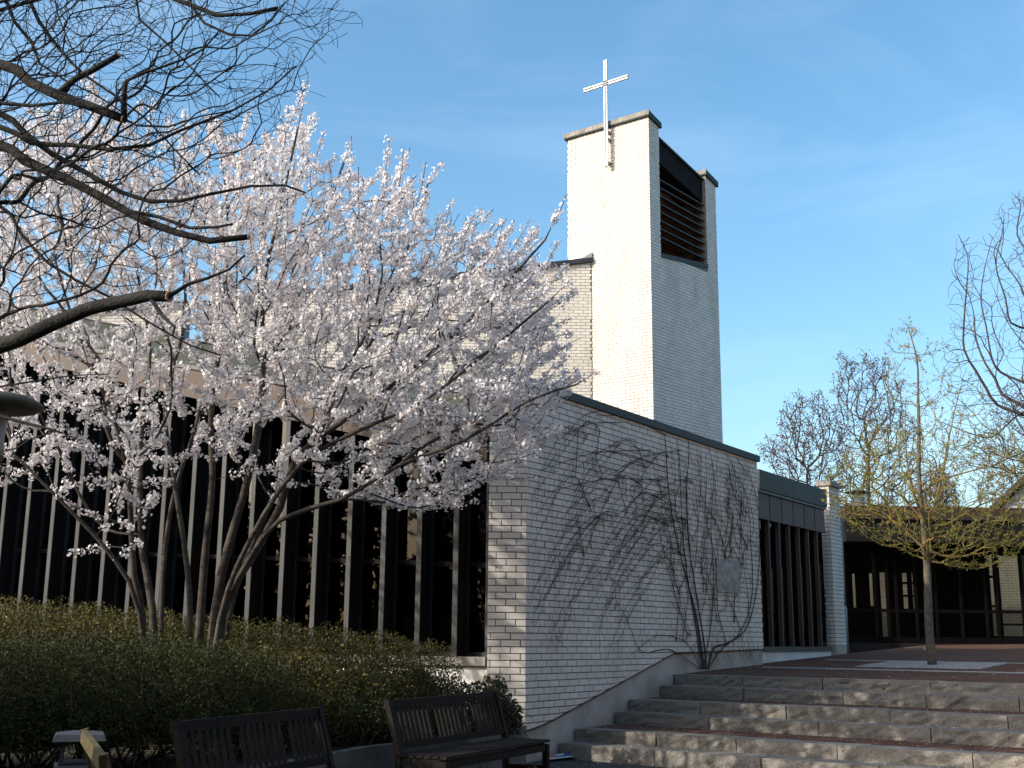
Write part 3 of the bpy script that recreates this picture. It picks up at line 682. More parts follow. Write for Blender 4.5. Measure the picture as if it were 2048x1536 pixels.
pil = tag(empty('brick_pillar', (0, 0, 0)), 'slim white brick pillar with dark cap at the terrace entrance', 'pillar')
PC = at(1668, 1200, 25.6)
PF = VPlane((PC.x, PC.y), -56.1, n=-U); PR = VPlane((PC.x, PC.y), WAZ, n=V)
lpf = PF.hit(1649, 1200)[0]; lpr = PR.hit(1689, 1200)[0]
zp1 = PR.hit(1668, 975)[1]; zp0 = PR.hit(1668, 1291)[1]
g = MB(); g.prism([PR.pt(a, zp0, o) for a, o in ((.008, -.008), (lpr - .008, -.008), (lpr - .008, -lpf + .008), (.008, -lpf + .008))],
                  [PR.pt(a, zp1, o) for a, o in ((.008, -.008), (lpr - .008, -.008), (lpr - .008, -lpf + .008), (.008, -lpf + .008))])
pw_ = g.build('shaft', M['mortar'], pil)
brick_face(pw_, PF, 0, lpf, lambda s: zp0, lambda s: zp1, zp0, limit=150); brick_face(pw_, PR, 0, lpr, lambda s: zp0, lambda s: zp1, zp0, limit=150, shift=.1)
g = MB(); g.prism([PR.pt(a, zp1 + .003, o) for a, o in ((-.06, .06), (lpr + .06, .06), (lpr + .06, -lpf - .06), (-.06, -lpf - .06))],
                  [PR.pt(a, zp1 + .11, o) for a, o in ((-.06, .06), (lpr + .06, .06), (lpr + .06, -lpf - .06), (-.06, -lpf - .06))]); g.build('cap', M['copingstone'], pil)
g = MB(); g.prism([PR.pt(a, 0.9, o) for a, o in ((-.0, .0), (lpr, .0), (lpr, -lpf), (0, -lpf))], [PR.pt(a, zp0 - .005, o) for a, o in ((-.0, .0), (lpr, .0), (lpr, -lpf), (0, -lpf))]); g.build('foot', M['concrete'], pil)
pipe = tag(empty('rain_downpipe', (0, 0, 0)), 'grey rain downpipe beside the slim brick pillar', 'pipe')
pp = PR.pt(lpr + .06, 0, -.03); zg = terr_z(pp)
g = MB(); g.tube([pp + Vector((0, 0, zg + .95)), pp + Vector((0, 0, zp1 - .35))], .04, 10); g.build('pipe', M['steel'], pipe, True)
g = MB(); g.tube([pp + Vector((0, 0, zg)), pp + Vector((0, 0, zg + .95)), pp + Vector((0, 0, zg + 1.0))], [.056, .056, .042], 10); g.build('standpipe', M['steel'], pipe, True)

# ================================================================== ENTRANCE HALL
hall = tag(empty('entrance_hall', (0, 0, 0)), 'flat roofed entrance hall with brown fascia and dark glass doors', 'building')
HP = at(1690, 1200, 31.0); H = VPlane((HP.x, HP.y), 87.0); H.n = Vector((math.sin(R(177)), math.cos(R(177)), 0))
def hz(py): return H.hit(1850, py)[1]
hs0, hs1 = H.hit(1676, 1200)[0], H.hit(2500, 1200)[0]
zt0, zt1, zt2, zgl, zfl_ = hz(1021), hz(1045), hz(1090), hz(1100), hz(1287)
nb2 = 6
for i in range(nb2):
    a = hs0 + (hs1 - hs0) * i / nb2; b = hs0 + (hs1 - hs0) * (i + 1) / nb2
    g = MB(); g.pl(H, [(a + .004, zt1), (b - .004, zt1), (b - .004, zt0), (a + .004, zt0)], -0.3, 0.9); g.build('fascia_panel', M['hallbrown'], hall)
    g = MB(); g.pl(H, [(a + .004, zt2), (b - .004, zt2), (b - .004, zt1 - .004), (a + .004, zt1 - .004)], -0.3, 0.86); g.build('fascia_panel', M['blackboard'], hall)
g = MB(); g.pl(H, [(hs0, zt1 - .02), (hs1, zt1 - .02), (hs1, zt1 + .01), (hs0, zt1 + .01)], 0.905, 0.93); g.build('drip_trim', M['darkmetal'], hall)
g = MB(); g.pl(H, [(hs0, zt2 + .005), (hs1, zt2 + .005), (hs1, zt0 - .02), (hs0, zt0 - .02)], -3.4, -0.31); g.build('roof', M['verge'], hall)
HB = -3.0
g = MB(); g.pl(H, [(hs0, 0.6), (hs1, 0.6), (hs1, zfl_), (hs0, zfl_)], HB, 0.03); g.build('floor', M['interior'], hall)
# front glazing: posts, rails and panes
posts = [1694, 1752, 1776, 1793, 1832, 1872, 1922, 1972, 1994, 2046, 2100, 2160, 2220, 2280, 2340, 2400, 2460]
ps_ = [H.hit(x, 1200)[0] for x in posts]
for s in ps_:
    g = MB(); g.pl(H, [(s - .035, zfl_ + .002), (s + .035, zfl_ + .002), (s + .035, zt2 - .001), (s - .035, zt2 - .001)], -0.06, 0.02); g.build('door_post', M['doorframe'], hall)
zrail = hz(1222)
for a, b in zip(ps_, ps_[1:]):
    for z0, z1 in ((zrail - .04, zrail + .04), (zfl_ + .002, zfl_ + .16), (hz(1108), zt2 - .002)):
        g = MB(); g.pl(H, [(a + .036, z0), (b - .036, z0), (b - .036, z1), (a + .036, z1)], -0.05, 0.01); g.build('door_rail', M['doorframe'], hall)
    g = MB(); g.pl(H, [(a + .036, zfl_ + .161), (b - .036, zfl_ + .161), (b - .036, zrail - .041), (a + .036, zrail - .041)], -0.025, -0.017); g.build('pane', M['clearglass'], hall)
    g = MB(); g.pl(H, [(a + .036, zrail + .041), (b - .036, zrail + .041), (b - .036, hz(1108) - .001), (a + .036, hz(1108) - .001)], -0.025, -0.017); g.build('pane', M['clearglass'], hall)
# rear wall of the hall with its openings to the courtyard
HBp = lambda px, py: H.hit(px, py, off=HB)
ops = [(1704, 1711, 1147, 1215), (1738, 1746, 1146, 1212), (1759, 1773, 1145, 1273), (1804, 1815, 1146, 1217), (1823, 1829, 1146, 1217),
       (1976, 1992, 1108, 1272), (1996, 2043, 1112, 1272), (2070, 2130, 1112, 1272)]
rects = [(HBp(a, c)[0], HBp(b, c)[0], HBp((a + b) / 2, d)[1], HBp((a + b) / 2, c)[1]) for a, b, c, d in ops]
g = MB(); cur = hs0; zb0, zb1 = zfl_ - .01, zt2 + .05
for a, b, z0, z1 in rects:
    g.pl(H, [(cur, zb0), (a, zb0), (a, zb1), (cur, zb1)], HB - .1, HB)
    g.pl(H, [(a, zb0), (b, zb0), (b, z0), (a, z0)], HB - .1, HB); g.pl(H, [(a, z1), (b, z1), (b, zb1), (a, zb1)], HB - .1, HB); cur = b
g.pl(H, [(cur, zb0), (hs1, zb0), (hs1, zb1), (cur, zb1)], HB - .1, HB)
g.build('rear_wall', M['interior'], hall)
for a, b, z0, z1 in rects[3:7]:
    for fz in ((0.36, 0.72) if b - a < .5 else (0.14, 0.30)):
        z = z0 + (z1 - z0) * fz; g = MB(); g.pl(H, [(a, z - .03), (b, z - .03), (b, z + .03), (a, z + .03)], HB - .08, HB - .02); g.build('glazing_bar', M['doorframe'], hall)
# courtyard wall seen through the doors
cw = tag(empty('courtyard_wall', (0, 0, 0)), 'sunlit cream brick wall seen through the entrance doors', 'wall')
CWp = VPlane((H.pt(hs0 - 2, 0, HB - 4.2).x, H.pt(hs0 - 2, 0, HB - 4.2).y), 87.0); CWp.n = H.n
CWL = hs1 - hs0 + 2
g = MB(); g.pl(CWp, [(0, 0.5), (CWL, 0.5), (CWL, zt1 - .3), (0, zt1 - .3)], -0.3, -0.008); cwb = g.build('wall_core', M['mortar'], cw)
brick_face(cwb, CWp, 0, CWL, lambda s: zfl_ - .3, lambda s: zt1 - .3, zfl_, limit=0)
# roof vent on the hall
vent = tag(empty('roof_vent', (0, 0, 0)), 'small pale vent pipe with flat dark cap on the entrance hall roof', 'vent')
vp = H.pt(H.hit(1738, 1010)[0], 0, -0.8)
zv = vp
g = MB(); g.lathe((vp.x, vp.y, zt0 - .03), [(.14, 0), (.14, .50), (.12, .52)], 12); g.build('pipe', M['stonepale'], vent, True)
g = MB(); g.lathe((vp.x, vp.y, zt0 + .53), [(.33, 0), (.35, .03), (.1, .10)], 14); g.build('cap', M['darkmetal'], vent)

# gabled house far right
house = tag(empty('gabled_house', (0, 0, 0)), 'grey slate gable with dark verge rising behind the entrance hall', 'house')
GP = at(1960, 1100, 44.0); G = VPlane((GP.x, GP.y), 114.0); G.n = azd(204.0)
ga = G.hit(1962, 1032); gb = G.hit(2062, 938); gs = (gb[1] - ga[1]) / (gb[0] - ga[0])
sp = ga[0] + 5.2; gtop = ga[1] + 5.2 * gs
g = MB(); g.pl(G, [(ga[0] + .3, .5), (2 * sp - ga[0] - .3, .5), (2 * sp - ga[0] - .3, ga[1] - .1), (sp, gtop - .35), (ga[0] + .3, ga[1] - .1)], -9, 0.0); gw_ = g.build('gable_wall', M['slate'], house)
for sg in (1, -1):
    g = MB(); f = lambda s: (sp + sg * (s - sp))
    p = [(f(ga[0] - .3), ga[1] - .3 * gs), (f(sp), gtop), (f(sp), gtop - .26), (f(ga[0] - .3), ga[1] - .3 * gs - .26)]
    g.pl(G, p, 0.22, 0.30); g.build('verge_board', M['verge'], house)
    g = MB(); g.pl(G, [(x, z + (.02 if i < 2 else .10)) for i, (x, z) in enumerate(p)], -9.3, 0.215); g.build('roof', M['slate'], house)
# slate courses on the gable
row = 0; z = ga[1] - 3.0
while z < gtop - .4:
    half = max(0.2, (gtop - .3 - z) / gs - .25) if z > ga[1] else sp - ga[0] - .4
    a = sp - min(half, sp - ga[0] - .4); g = MB()
    b = min(2 * sp - a, G.hit(2200, 1000)[0])
    s = a - (0.15 if row % 2 else 0)
    while s < b:
        x0, x1 = max(s, a), min(s + .3, b)
        if x1 - x0 > .03: g.add([G.pt(x0 + .004, z, .03), G.pt(x1 - .004, z, .03), G.pt(x1 - .004, z + .2, .005), G.pt(x0 + .004, z + .2, .005)], [(0, 1, 2, 3)])
        s += .3
    if g.v: tag(g.build('slate_course', M['slate'], gw_), kind='stuff')
    z += .17; row += 1

# ================================================================== TREES: growth helper
def poly_contains(poly, x, y):
    n = len(poly); ins = np.zeros(len(x), bool); j = n - 1
    for i in range(n):
        xi, yi = poly[i]; xj, yj = poly[j]
        c = ((yi > y) != (yj > y)) & (x < (xj - xi) * (y - yi) / (yj - yi + 1e-12) + xi); ins ^= c; j = i
    return ins
def poly_dist(poly, x, y):
    d = np.full(len(x), 1e9); n = len(poly)
    for i in range(n):
        ax, ay = poly[i]; bx, by = poly[(i + 1) % n]; dx, dy = bx - ax, by - ay
        t = np.clip(((x - ax) * dx + (y - ay) * dy) / (dx * dx + dy * dy + 1e-9), 0, 1)
        d = np.minimum(d, np.hypot(x - ax - t * dx, y - ay - t * dy))
    return d
_C = np.array(C3)
def at_np(px, py, Y):
    d = np.stack([(px - CX) / FPX, (CY - py) / FPX, -np.ones_like(px)], 1) @ _C.T
    k = (Y - EYE.y) / d[:, 1]; return np.array(EYE) + d * k[:, None]
def crown_points(poly, n, Yc, half, seed, soft=220.0, weight=None):
    """points through a crown volume: outline in view, thickness falling off to the rim"""
    r = np.random.default_rng(seed); xs = [p[0] for p in poly]; ys = [p[1] for p in poly]; out = []
    tot = 0
    while tot < n:
        x = r.uniform(min(xs), max(xs), 4 * n); y = r.uniform(min(ys), max(ys), 4 * n)
        k = poly_contains(poly, x, y)
        if weight is not None: k &= r.random(4 * n) < weight(x, y)
        x, y = x[k], y[k]; d = poly_dist(poly, x, y)
        th = half * np.sqrt(np.clip(1 - (1 - np.clip(d / soft, 0, 1)) ** 2, 0.02, 1))
        Y = Yc + r.uniform(-1, 1, len(x)) * th
        out.append(at_np(x, y, Y)); tot += len(x)
    return np.concatenate(out)[:n]

class Tree:
    def __init__(s): s.p = []; s.par = []; s.fix = {}
    def add(s, p, par, r=None):
        s.p.append(np.array(p, float)); s.par.append(par)
        if r: s.fix[len(s.p) - 1] = r
        return len(s.p) - 1
    def line(s, pts, par=-1, step=0.25, rads=None):
        idx = []; pts = [np.array(p, float) for p in pts]; last = par
        # catmull-rom through the points
        q = [2 * pts[0] - pts[1]] + pts + [2 * pts[-1] - pts[-2]]
        for i in range(1, len(q) - 2):
            L = np.linalg.norm(q[i + 1] - q[i]); n = max(1, int(L / step))
            for k in range(n + (1 if i == len(q) - 3 else 0)):
                t = k / n
                a = 0.5 * (2 * q[i] + (q[i + 1] - q[i - 1]) * t + (2 * q[i - 1] - 5 * q[i] + 4 * q[i + 1] - q[i + 2]) * t * t + (-q[i - 1] + 3 * q[i] - 3 * q[i + 1] + q[i + 2]) * t ** 3)
                rr = None
                if rads is not None:
                    u = (i - 1 + t) / (len(pts) - 1); rr = rads[0] + (rads[1] - rads[0]) * u
                last = s.add(a, last, rr); idx.append(last)
        return idx
    def nearest(s, p):
        A = np.array(s.p); return int(np.argmin(((A - np.array(p)) ** 2).sum(1)))
    def grow(s, T, bf=0.35, maxseg=0.35):
        """attach every target to the cheapest tree node (wire length + bf * path length)"""
        P = np.array(s.p); path = np.zeros(len(P))
        for i, q in enumerate(s.par):
            if q >= 0: path[i] = path[q] + np.linalg.norm(P[i] - P[q])
        D = np.full(len(T), 1e9); W_ = np.zeros(len(T), int)
        for i in range(len(P)):
            c = np.linalg.norm(T - P[i], axis=1) + bf * path[i]; m = c < D; D[m] = c[m]; W_[m] = i
        path = list(path); done = np.zeros(len(T), bool)
        for _ in range(len(T)):
            k = int(np.argmin(np.where(done, 1e9, D))); done[k] = True
            par = int(W_[k]); a = s.p[par]; b = T[k]; L = np.linalg.norm(b - a); n = max(1, int(math.ceil(L / maxseg)))
            for j in range(1, n + 1):
                q = a + (b - a) * j / n
                if j < n: q = q + RNG.normal(0, 0.02, 3) * L
                path.append(path[par] + np.linalg.norm(q - s.p[par])); par = s.add(q, par)
                c = np.linalg.norm(T - q, axis=1) + bf * path[-1]; m = (c < D) & ~done; D[m] = c[m]; W_[m] = par
    def smooth(s, it=2, keep=0):
        ch = s.children()
        for _ in range(it):
            P = [x.copy() for x in s.p]
            for i in range(keep, len(P)):
                q = s.par[i]
                if q < 0 or not ch[i] or i in s.fix: continue
                c = max(ch[i], key=lambda j: s.cnt[j]); s.p[i] = 0.5 * P[i] + 0.25 * (P[q] + P[c])
    def children(s):
        ch = [[] for _ in s.p]; s.cnt = [1] * len(s.p)
        for i, q in enumerate(s.par):
            if q >= 0: ch[q].append(i)
        for i in range(len(s.p) - 1, -1, -1):
            if s.par[i] >= 0: s.cnt[s.par[i]] += s.cnt[i]
        return ch
    def radii(s, r0=0.003, e=2.5, rmax=9, minr=None):
        ch = s.children(); r = [0.0] * len(s.p)
        for i in range(len(s.p) - 1, -1, -1):
            r[i] = r0 if not ch[i] else min(rmax, sum(r[c] ** e for c in ch[i]) ** (1 / e))
            if i in s.fix: r[i] = max(r[i] * 0.6, s.fix[i])
        s.r = r; s.ch = ch; return r
    def mesh(s, mb_thick, mb_thin, split=0.012, knob=0.0):
        """continuous tubes, one per chain"""
        starts = [i for i, q in enumerate(s.par) if q < 0]; stack = list(starts)
        while stack:
            i = stack.pop(); q = s.par[i]; chain = []; rad = []
            if q >= 0: chain.append(s.p[q]); rad.append(min(s.r[q], s.r[i] * 1.25))
            while True:
                chain.append(s.p[i]); rad.append(s.r[i])
                if not s.ch[i]: break
                nx = max(s.ch[i], key=lambda j: (s.r[j], s.cnt[j])); stack.extend(c for c in s.ch[i] if c != nx); i = nx
            if len(chain) < 2: continue
            if knob: rad = [x * (1 + random.uniform(-knob, knob)) for x in rad]
            rm = max(rad); n = 9 if rm > .05 else 6 if rm > .015 else 4 if rm > .006 else 3
            (mb_thick if rm > split else mb_thin).tube(chain, rad, n, cap=rm > 0.012)

def leaf_quads(P, size, aspect, seed, up=0.0, jit=0.3):
    r = np.random.default_rng(seed); n = len(P)
    a = r.normal(size=(n, 3)); a[:, 2] += up; a /= np.linalg.norm(a, axis=1)[:, None]
    b = r.normal(size=(n, 3)); b -= (a * b).sum(1)[:, None] * a; b /= np.linalg.norm(b, axis=1)[:, None]
    c = np.cross(a, b); s = size * (1 + jit * r.uniform(-1, 1, n))[:, None]
    # lance-shaped leaf: base, side, tip, side
    return np.stack([P - b * s * .5, P + c * s * aspect * .5, P + b * s * .5, P - c * s * aspect * .5], 1)

# ================================================================== PLANTING BED AND KERB
bed_pts = [(CN[0] - EW * .5, CN[1] - .02), (-0.42, 13.7), (-1.5, 11.85), (-2.62, 8.5), (-3.25, 7.9), (-12, 8.2), (-12, 21), tuple(F.pt(SE, 0, -.1))[:2], tuple(F.pt(0, 0, -.1))[:2]]
g = MB(); g.plan(bed_pts, -0.02, 0.40); tag(g.build('planting_bed', M['soil']), 'raised soil bed under the hedges', kind='structure')
kerb = tag(empty('bed_kerb', (0, 0, 0)), 'low grey concrete kerb wall behind the benches', 'wall')
kl = [(CN[0] - .03, CN[1] - .03), (-0.36, 13.62), (-1.42, 11.80), (-2.55, 8.42), (-3.2, 7.8), (-6, 7.9)]
for a, b in zip(kl, kl[1:]):
    A, B = Vector((*a, .2)), Vector((*b, .2)); n = max(1, int((B - A).length / .9))
    for i in range(n):
        g = MB(); p = A.lerp(B, i / n); q = A.lerp(B, (i + 1) / n); d = (q - p).normalized() * .004
        g.beam(p + d, q - d, .10, .5); g.build('kerb_stone', M['kerbstone'], kerb)

# ================================================================== HEDGES
def shell(blobs, n, seed, r0=0.72):
    """points in the outer skin of rounded box-like blobs (cx,cy,cz,rx,ry,rz,pow)"""
    r = np.random.default_rng(seed); out = []
    vol = np.array([b[3] * b[4] + b[4] * b[5] + b[3] * b[5] for b in blobs]); k = (vol / vol.sum() * n).astype(int)
    for b, m in zip(blobs, k):
        d = r.normal(size=(m * 2, 3)); pw = b[6] if len(b) > 6 else 2.6
        d /= (np.abs(d) ** pw).sum(1)[:, None] ** (1 / pw)
        d = d[d[:, 2] > -0.5][:m]
        lump = 1 + 0.07 * np.sin(d[:, 0] * 7 + b[0] * 3) * np.sin(d[:, 1] * 6 + b[1]) + 0.05 * np.sin(d[:, 2] * 11 + d[:, 0] * 9)
        rad = (r0 + (1.03 - r0) * r.random(len(d)) ** 0.6) * lump
        out.append(np.array(b[:3]) + d * rad[:, None] * np.array(b[3:6]))
    return np.concatenate(out)
def inside(P, blobs, f=0.66):
    k = np.zeros(len(P), bool)
    for b in blobs:
        q = np.abs((P - np.array(b[:3])) / np.array(b[3:6])); pw = b[6] if len(b) > 6 else 2.6
        k |= (q ** pw).sum(1) ** (1 / pw) < f
    return k
def hedge(name, label, blobs, n, size, mats, seed, asp=.5, up=.4, ntw=200, twl=.3):
    thick = n > 50000
    root = tag(empty(name, (0, 0, 0)), label, 'hedge' if 'hedge' in name else 'shrub')
    P = shell(blobs, n, seed, .50); P = P[~inside(P, blobs, .46)]; P = P[P[:, 2] > .38]
    r = np.random.default_rng(seed + 1); lab = r.random(len(P)); lo = 0
    for m, frac, nm in mats:
        k = (lab >= lo) & (lab < lo + frac); lo += frac
        if k.sum(): tag(link(nm, quads_mesh(nm, leaf_quads(P[k], size, asp, seed + 3, up)), M[m], root), kind='stuff')
    g = MB(); idx = r.choice(len(P), ntw)
    for i in idx:
        d = np.array([r.normal() * .6, r.normal() * .6, abs(r.normal()) + .3]); d /= np.linalg.norm(d); L = twl * r.uniform(.5, 1.2)
        q = P[i] - d * L * .75; m_ = P[i] - d * L * .3 + r.normal(size=3) * .02; g.tube([q, m_, P[i] + d * L * .25], [.004, .003, .0015], 3, cap=False)
    tag(g.build('twigs', M['twig'], root), kind='stuff')
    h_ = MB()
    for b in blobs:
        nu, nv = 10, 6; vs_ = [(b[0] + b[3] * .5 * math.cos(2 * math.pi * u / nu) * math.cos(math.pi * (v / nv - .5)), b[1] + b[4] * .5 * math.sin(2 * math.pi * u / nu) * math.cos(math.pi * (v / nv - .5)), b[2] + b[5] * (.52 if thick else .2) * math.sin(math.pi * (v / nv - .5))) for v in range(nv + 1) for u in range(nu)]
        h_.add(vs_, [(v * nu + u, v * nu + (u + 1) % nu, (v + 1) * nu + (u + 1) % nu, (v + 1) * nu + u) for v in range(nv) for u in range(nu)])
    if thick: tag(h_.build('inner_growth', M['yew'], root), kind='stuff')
    # dark woody heart that closes the view through the hedge
    c = MB()
    for b in blobs:
        for _ in range(26):
            d = r.normal(size=3); d /= np.linalg.norm(d); d[2] = abs(d[2])
            a0 = np.array([b[0] + r.normal() * b[3] * .3, b[1] + r.normal() * b[4] * .3, .38]); e0 = np.array(b[:3]) + d * np.array(b[3:6]) * .85
            c.tube([a0, (a0 + e0) / 2 + r.normal(size=3) * .06, e0], [.014, .009, .003], 4, cap=False)
    tag(c.build('branches', M['twig'], root), kind='stuff')
    return root
def hb(px, ptop, Y, rx, ry, pw=2.6, zb=.35):
    p = at(px, ptop, Y); h = (p.z - zb); return (p.x, p.y, zb + h * .45, rx, ry, h * .55, pw)
b1 = [hb(-60, 1300, 9.9, .95, .9, 3.2), hb(70, 1278, 10.0, .9, .95, 3.2), hb(230, 1270, 10.4, .95, .95, 3.2), hb(370, 1285, 10.9, .8, .9, 3.0), hb(480, 1310, 11.3, .6, .7, 2.6)]
hedge('clipped_hedge', 'dense dark green clipped hedge at left behind the bin', b1, 125000, .027, [('yew', .86, 'leaves'), ('shrub', .14, 'olive_leaves')], 31, asp=.42, ntw=260)  # lighter olive leaves mixed in at random
b2 = [hb(-60, 1198, 13.3, 1.1, 1.0), hb(90, 1205, 13.3, 1.0, 1.0), hb(240, 1216, 13.3, .9, .95), hb(370, 1232, 13.2, .8, .9), hb(500, 1240, 13.1, .8, .9), hb(620, 1252, 13.2, .75, .85),
      hb(730, 1266, 13.3, .7, .8), hb(830, 1282, 13.6, .55, .7), hb(560, 1300, 12.2, .7, .6), hb(680, 1330, 12.5, .6, .6)]
hedge('mixed_hedge', 'loose olive and brown hedge around the foot of the cherry tree', b2, 140000, .030, [('shrub', .76, 'leaves'), ('shrub2', .13, 'leaves'), ('yellowleaf', .11, 'yellow_leaves')], 41, ntw=700, twl=.38)  # part of the yellow leaves stands in for sun on the hedge
b3 = [hb(760, 1345, 13.3, .55, .5, 2.2), hb(860, 1352, 13.7, .5, .45, 2.2), hb(940, 1362, 14.1, .38, .35, 2.0), hb(800, 1400, 12.9, .45, .35, 2.2)]
hedge('evergreen_shrub', 'thin glossy shrub in front of the white base wall, behind the far bench', b3, 9000, .046, [('shrub2', .8, 'leaves'), ('shrub', .2, 'leaves')], 51, ntw=330, twl=.45)
b4 = [hb(985, 1352, 14.35, .25, .22, 2.0), hb(1018, 1400, 14.5, .17, .16, 2.0)]
hedge('corner_shrub', 'small leafy shrub at the sunlit brick corner', b4, 1500, .06, [('shrub2', .9, 'leaves'), ('yellowleaf', .03, 'yellow_leaves')], 61, ntw=60, twl=.35)

# ================================================================== FLOWERING CHERRY
cherry = tag(empty('cherry_tree', (0, 0, 0)), 'spreading many stemmed cherry tree covered in pale pink blossom', 'tree')
YC = 12.3
def S_(pts, dy=0.0, k=0.0):
    out = []
    for i, (x, y) in enumerate(pts): out.append(tuple(at(x, y, YC + dy + k * i)))
    return out
ct = Tree()
root_z = 0.38
stems = [([(300, 1330), (285, 1240), (268, 1150), (262, 1040), (252, 930), (215, 800), (150, 650), (110, 520)], -.1, -.10, .040),
         ([(318, 1330), (305, 1220), (285, 1110), (280, 980), (285, 840), (300, 700), (270, 520), (235, 330)], .15, .08, .045),
         ([(395, 1330), (402, 1220), (412, 1090), (425, 960), (422, 830), (440, 690), (448, 590), (455, 420), (440, 300)], .05, .02, .048),
         ([(420, 1330), (430, 1230), (455, 1100), (495, 960), (520, 820), (528, 690), (525, 580), (560, 420), (595, 260)], -.15, -.07, .055),
         ([(432, 1330), (445, 1230), (500, 1120), (560, 1015), (590, 920), (660, 860), (760, 790), (880, 690), (990, 590), (1090, 480)], -.1, -.06, .052),
         ([(440, 1330), (455, 1240), (490, 1130), (545, 1000), (640, 870), (700, 780), (760, 640), (830, 460), (855, 370)], .25, .12, .045),
         ([(375, 1330), (380, 1240), (370, 1100), (345, 940), (330, 800), (370, 640), (360, 460), (345, 290)], .3, .12, .036),
         ([(330, 1330), (322, 1240), (330, 1100), (350, 980), (390, 860), (420, 760), (530, 600), (650, 420), (690, 320)], .4, .15, .034),
         ([(425, 1330), (440, 1250), (480, 1150), (560, 1040), (680, 1000), (800, 930), (930, 880), (1060, 800), (1150, 770)], -.35, -.10, .036),
         ([(420, 1330), (440, 1240), (500, 1080), (600, 930), (720, 860), (850, 800), (980, 700), (1100, 600)], -.5, -.12, .034),
         ([(305, 1330), (280, 1230), (230, 1120), (150, 1030), (80, 960), (20, 900)], -.4, -.12, .030)]
for pts, dy, k, r in stems:
    P_ = S_(pts, dy, k); P_[0] = (P_[0][0], P_[0][1], root_z)
    ct.line(P_, -1, .22, rads=(r, .010))
env = [(-140, 900), (-130, 450), (-60, 310), (60, 245), (200, 215), (330, 290), (430, 260), (545, 275), (590, 235), (640, 330), (720, 345), (820, 380), (850, 435), (940, 455), (990, 490), (1070, 520), (1105, 610), (1070, 680),
       (1140, 775), (1100, 850), (1085, 905), (1010, 955), (910, 1000), (830, 1040), (740, 1005), (640, 995), (560, 995), (450, 940), (350, 960), (290, 1060), (270, 1160), (200, 1080), (120, 1010), (0, 980)]
def wgt(x, y): return np.where(y > 850, np.where(x < 620, .34, .75), np.where((x < 650) & (y > 700), .7, 1.0))
T = crown_points(env, 2300, YC + .1, 2.1, 5, soft=260, weight=wgt)
T = np.concatenate([T, crown_points([(430, 480), (1000, 500), (1085, 640), (1090, 800), (1000, 920), (640, 830), (460, 700)], 420, YC, 1.9, 6, soft=160)])
ct.grow(T, bf=.30, maxseg=.22)
ct.smooth(2)
# whips: upright shoots with blossom at the ends
ch = ct.children(); P_all = np.array(ct.p); ctr = np.array(at(420, 900, YC))
tips = [i for i in range(len(ct.p)) if not ch[i]]
bl_base = []
for i in tips:
    q = ct.par[i]; d = ct.p[i] - ct.p[q]; d /= np.linalg.norm(d) + 1e-9
    o = ct.p[i] - ctr; o /= np.linalg.norm(o)
    v = .55 * d + .7 * o + np.array([0, 0, .35]) + RNG.normal(0, .22, 3); v /= np.linalg.norm(v)
    L = RNG.uniform(.18, .52); a = ct.p[i]; last = i
    for k in range(3):
        a = a + v * L / 3; v = v + np.array([0, 0, .06]) + RNG.normal(0, .06, 3); v /= np.linalg.norm(v); last = ct.add(a, last)
ct.radii(.0042, 2.4)
gt, gn = MB(), MB(); ct.mesh(gt, gn, .016, knob=.05)
gt.build('trunk', M['cherrybark'], cherry, True); tag(gn.build('twigs', M['cherrybark'], cherry), kind='stuff')
# blossom along every thin twig
seg_a, seg_b = [], []
for i, q in enumerate(ct.par):
    if q >= 0 and ct.r[i] < .0095: seg_a.append(ct.p[q]); seg_b.append(ct.p[i])
seg_a, seg_b = np.array(seg_a), np.array(seg_b); SL = np.linalg.norm(seg_b - seg_a, axis=1)
NCL = 33000
ci = RNG.choice(len(SL), NCL, p=SL / SL.sum()); u_ = RNG.random(NCL)[:, None]
CCc = seg_a[ci] * (1 - u_) + seg_b[ci] * u_
pr = np.array([project(p) or (0, 0) for p in CCc])
low = (pr[:, 1] > 930) & (pr[:, 0] < 640)
seg_w = np.clip(RNG.normal(.95, .35, len(SL)), .1, 1)[ci]
keep = RNG.random(NCL) < np.where(low, .5, 1.0) * seg_w
CCc = CCc[keep]
nf = np.clip(RNG.geometric(.17, len(CCc)), 1, 13); FC = np.repeat(CCc, nf, 0); nF = len(FC)
dirs = RNG.normal(size=(nF, 3)); dirs /= np.linalg.norm(dirs, axis=1)[:, None]
FC = FC + dirs * (RNG.uniform(.010, .030, nF) + .004 * np.repeat(nf, nf) * RNG.random(nF))[:, None]
ax1 = np.cross(dirs, RNG.normal(size=(nF, 3))); ax1 /= np.linalg.norm(ax1, axis=1)[:, None]; ax2 = np.cross(dirs, ax1)
pet = []
bud = RNG.random(nF) < .12; rad = np.where(bud, RNG.uniform(.006, .009, nF), RNG.uniform(.0135, .0205, nF))[:, None]; cup = np.where(bud, 1.6, RNG.uniform(.1, .8, nF))[:, None]
for k in range(5):
    a = 2 * math.pi * k / 5
    e = ax1 * math.cos(a) + ax2 * math.sin(a); s_ = -ax1 * math.sin(a) + ax2 * math.cos(a)
    tip = FC + (e + dirs * cup) * rad; mid = FC + (e * .62 + dirs * cup * .45) * rad
    pet.append(np.stack([FC, mid + s_ * rad * .52, tip, mid - s_ * rad * .52], 1))
tag(link('crown', quads_mesh('crown', np.concatenate(pet)), M['petal'], cherry), kind='stuff')
k = RNG.random(nF) < .26
tag(link('calyces', quads_mesh('calyces', leaf_quads(FC[k] - dirs[k] * .008, .013, .6, 77)), M['calyx'], cherry), kind='stuff')

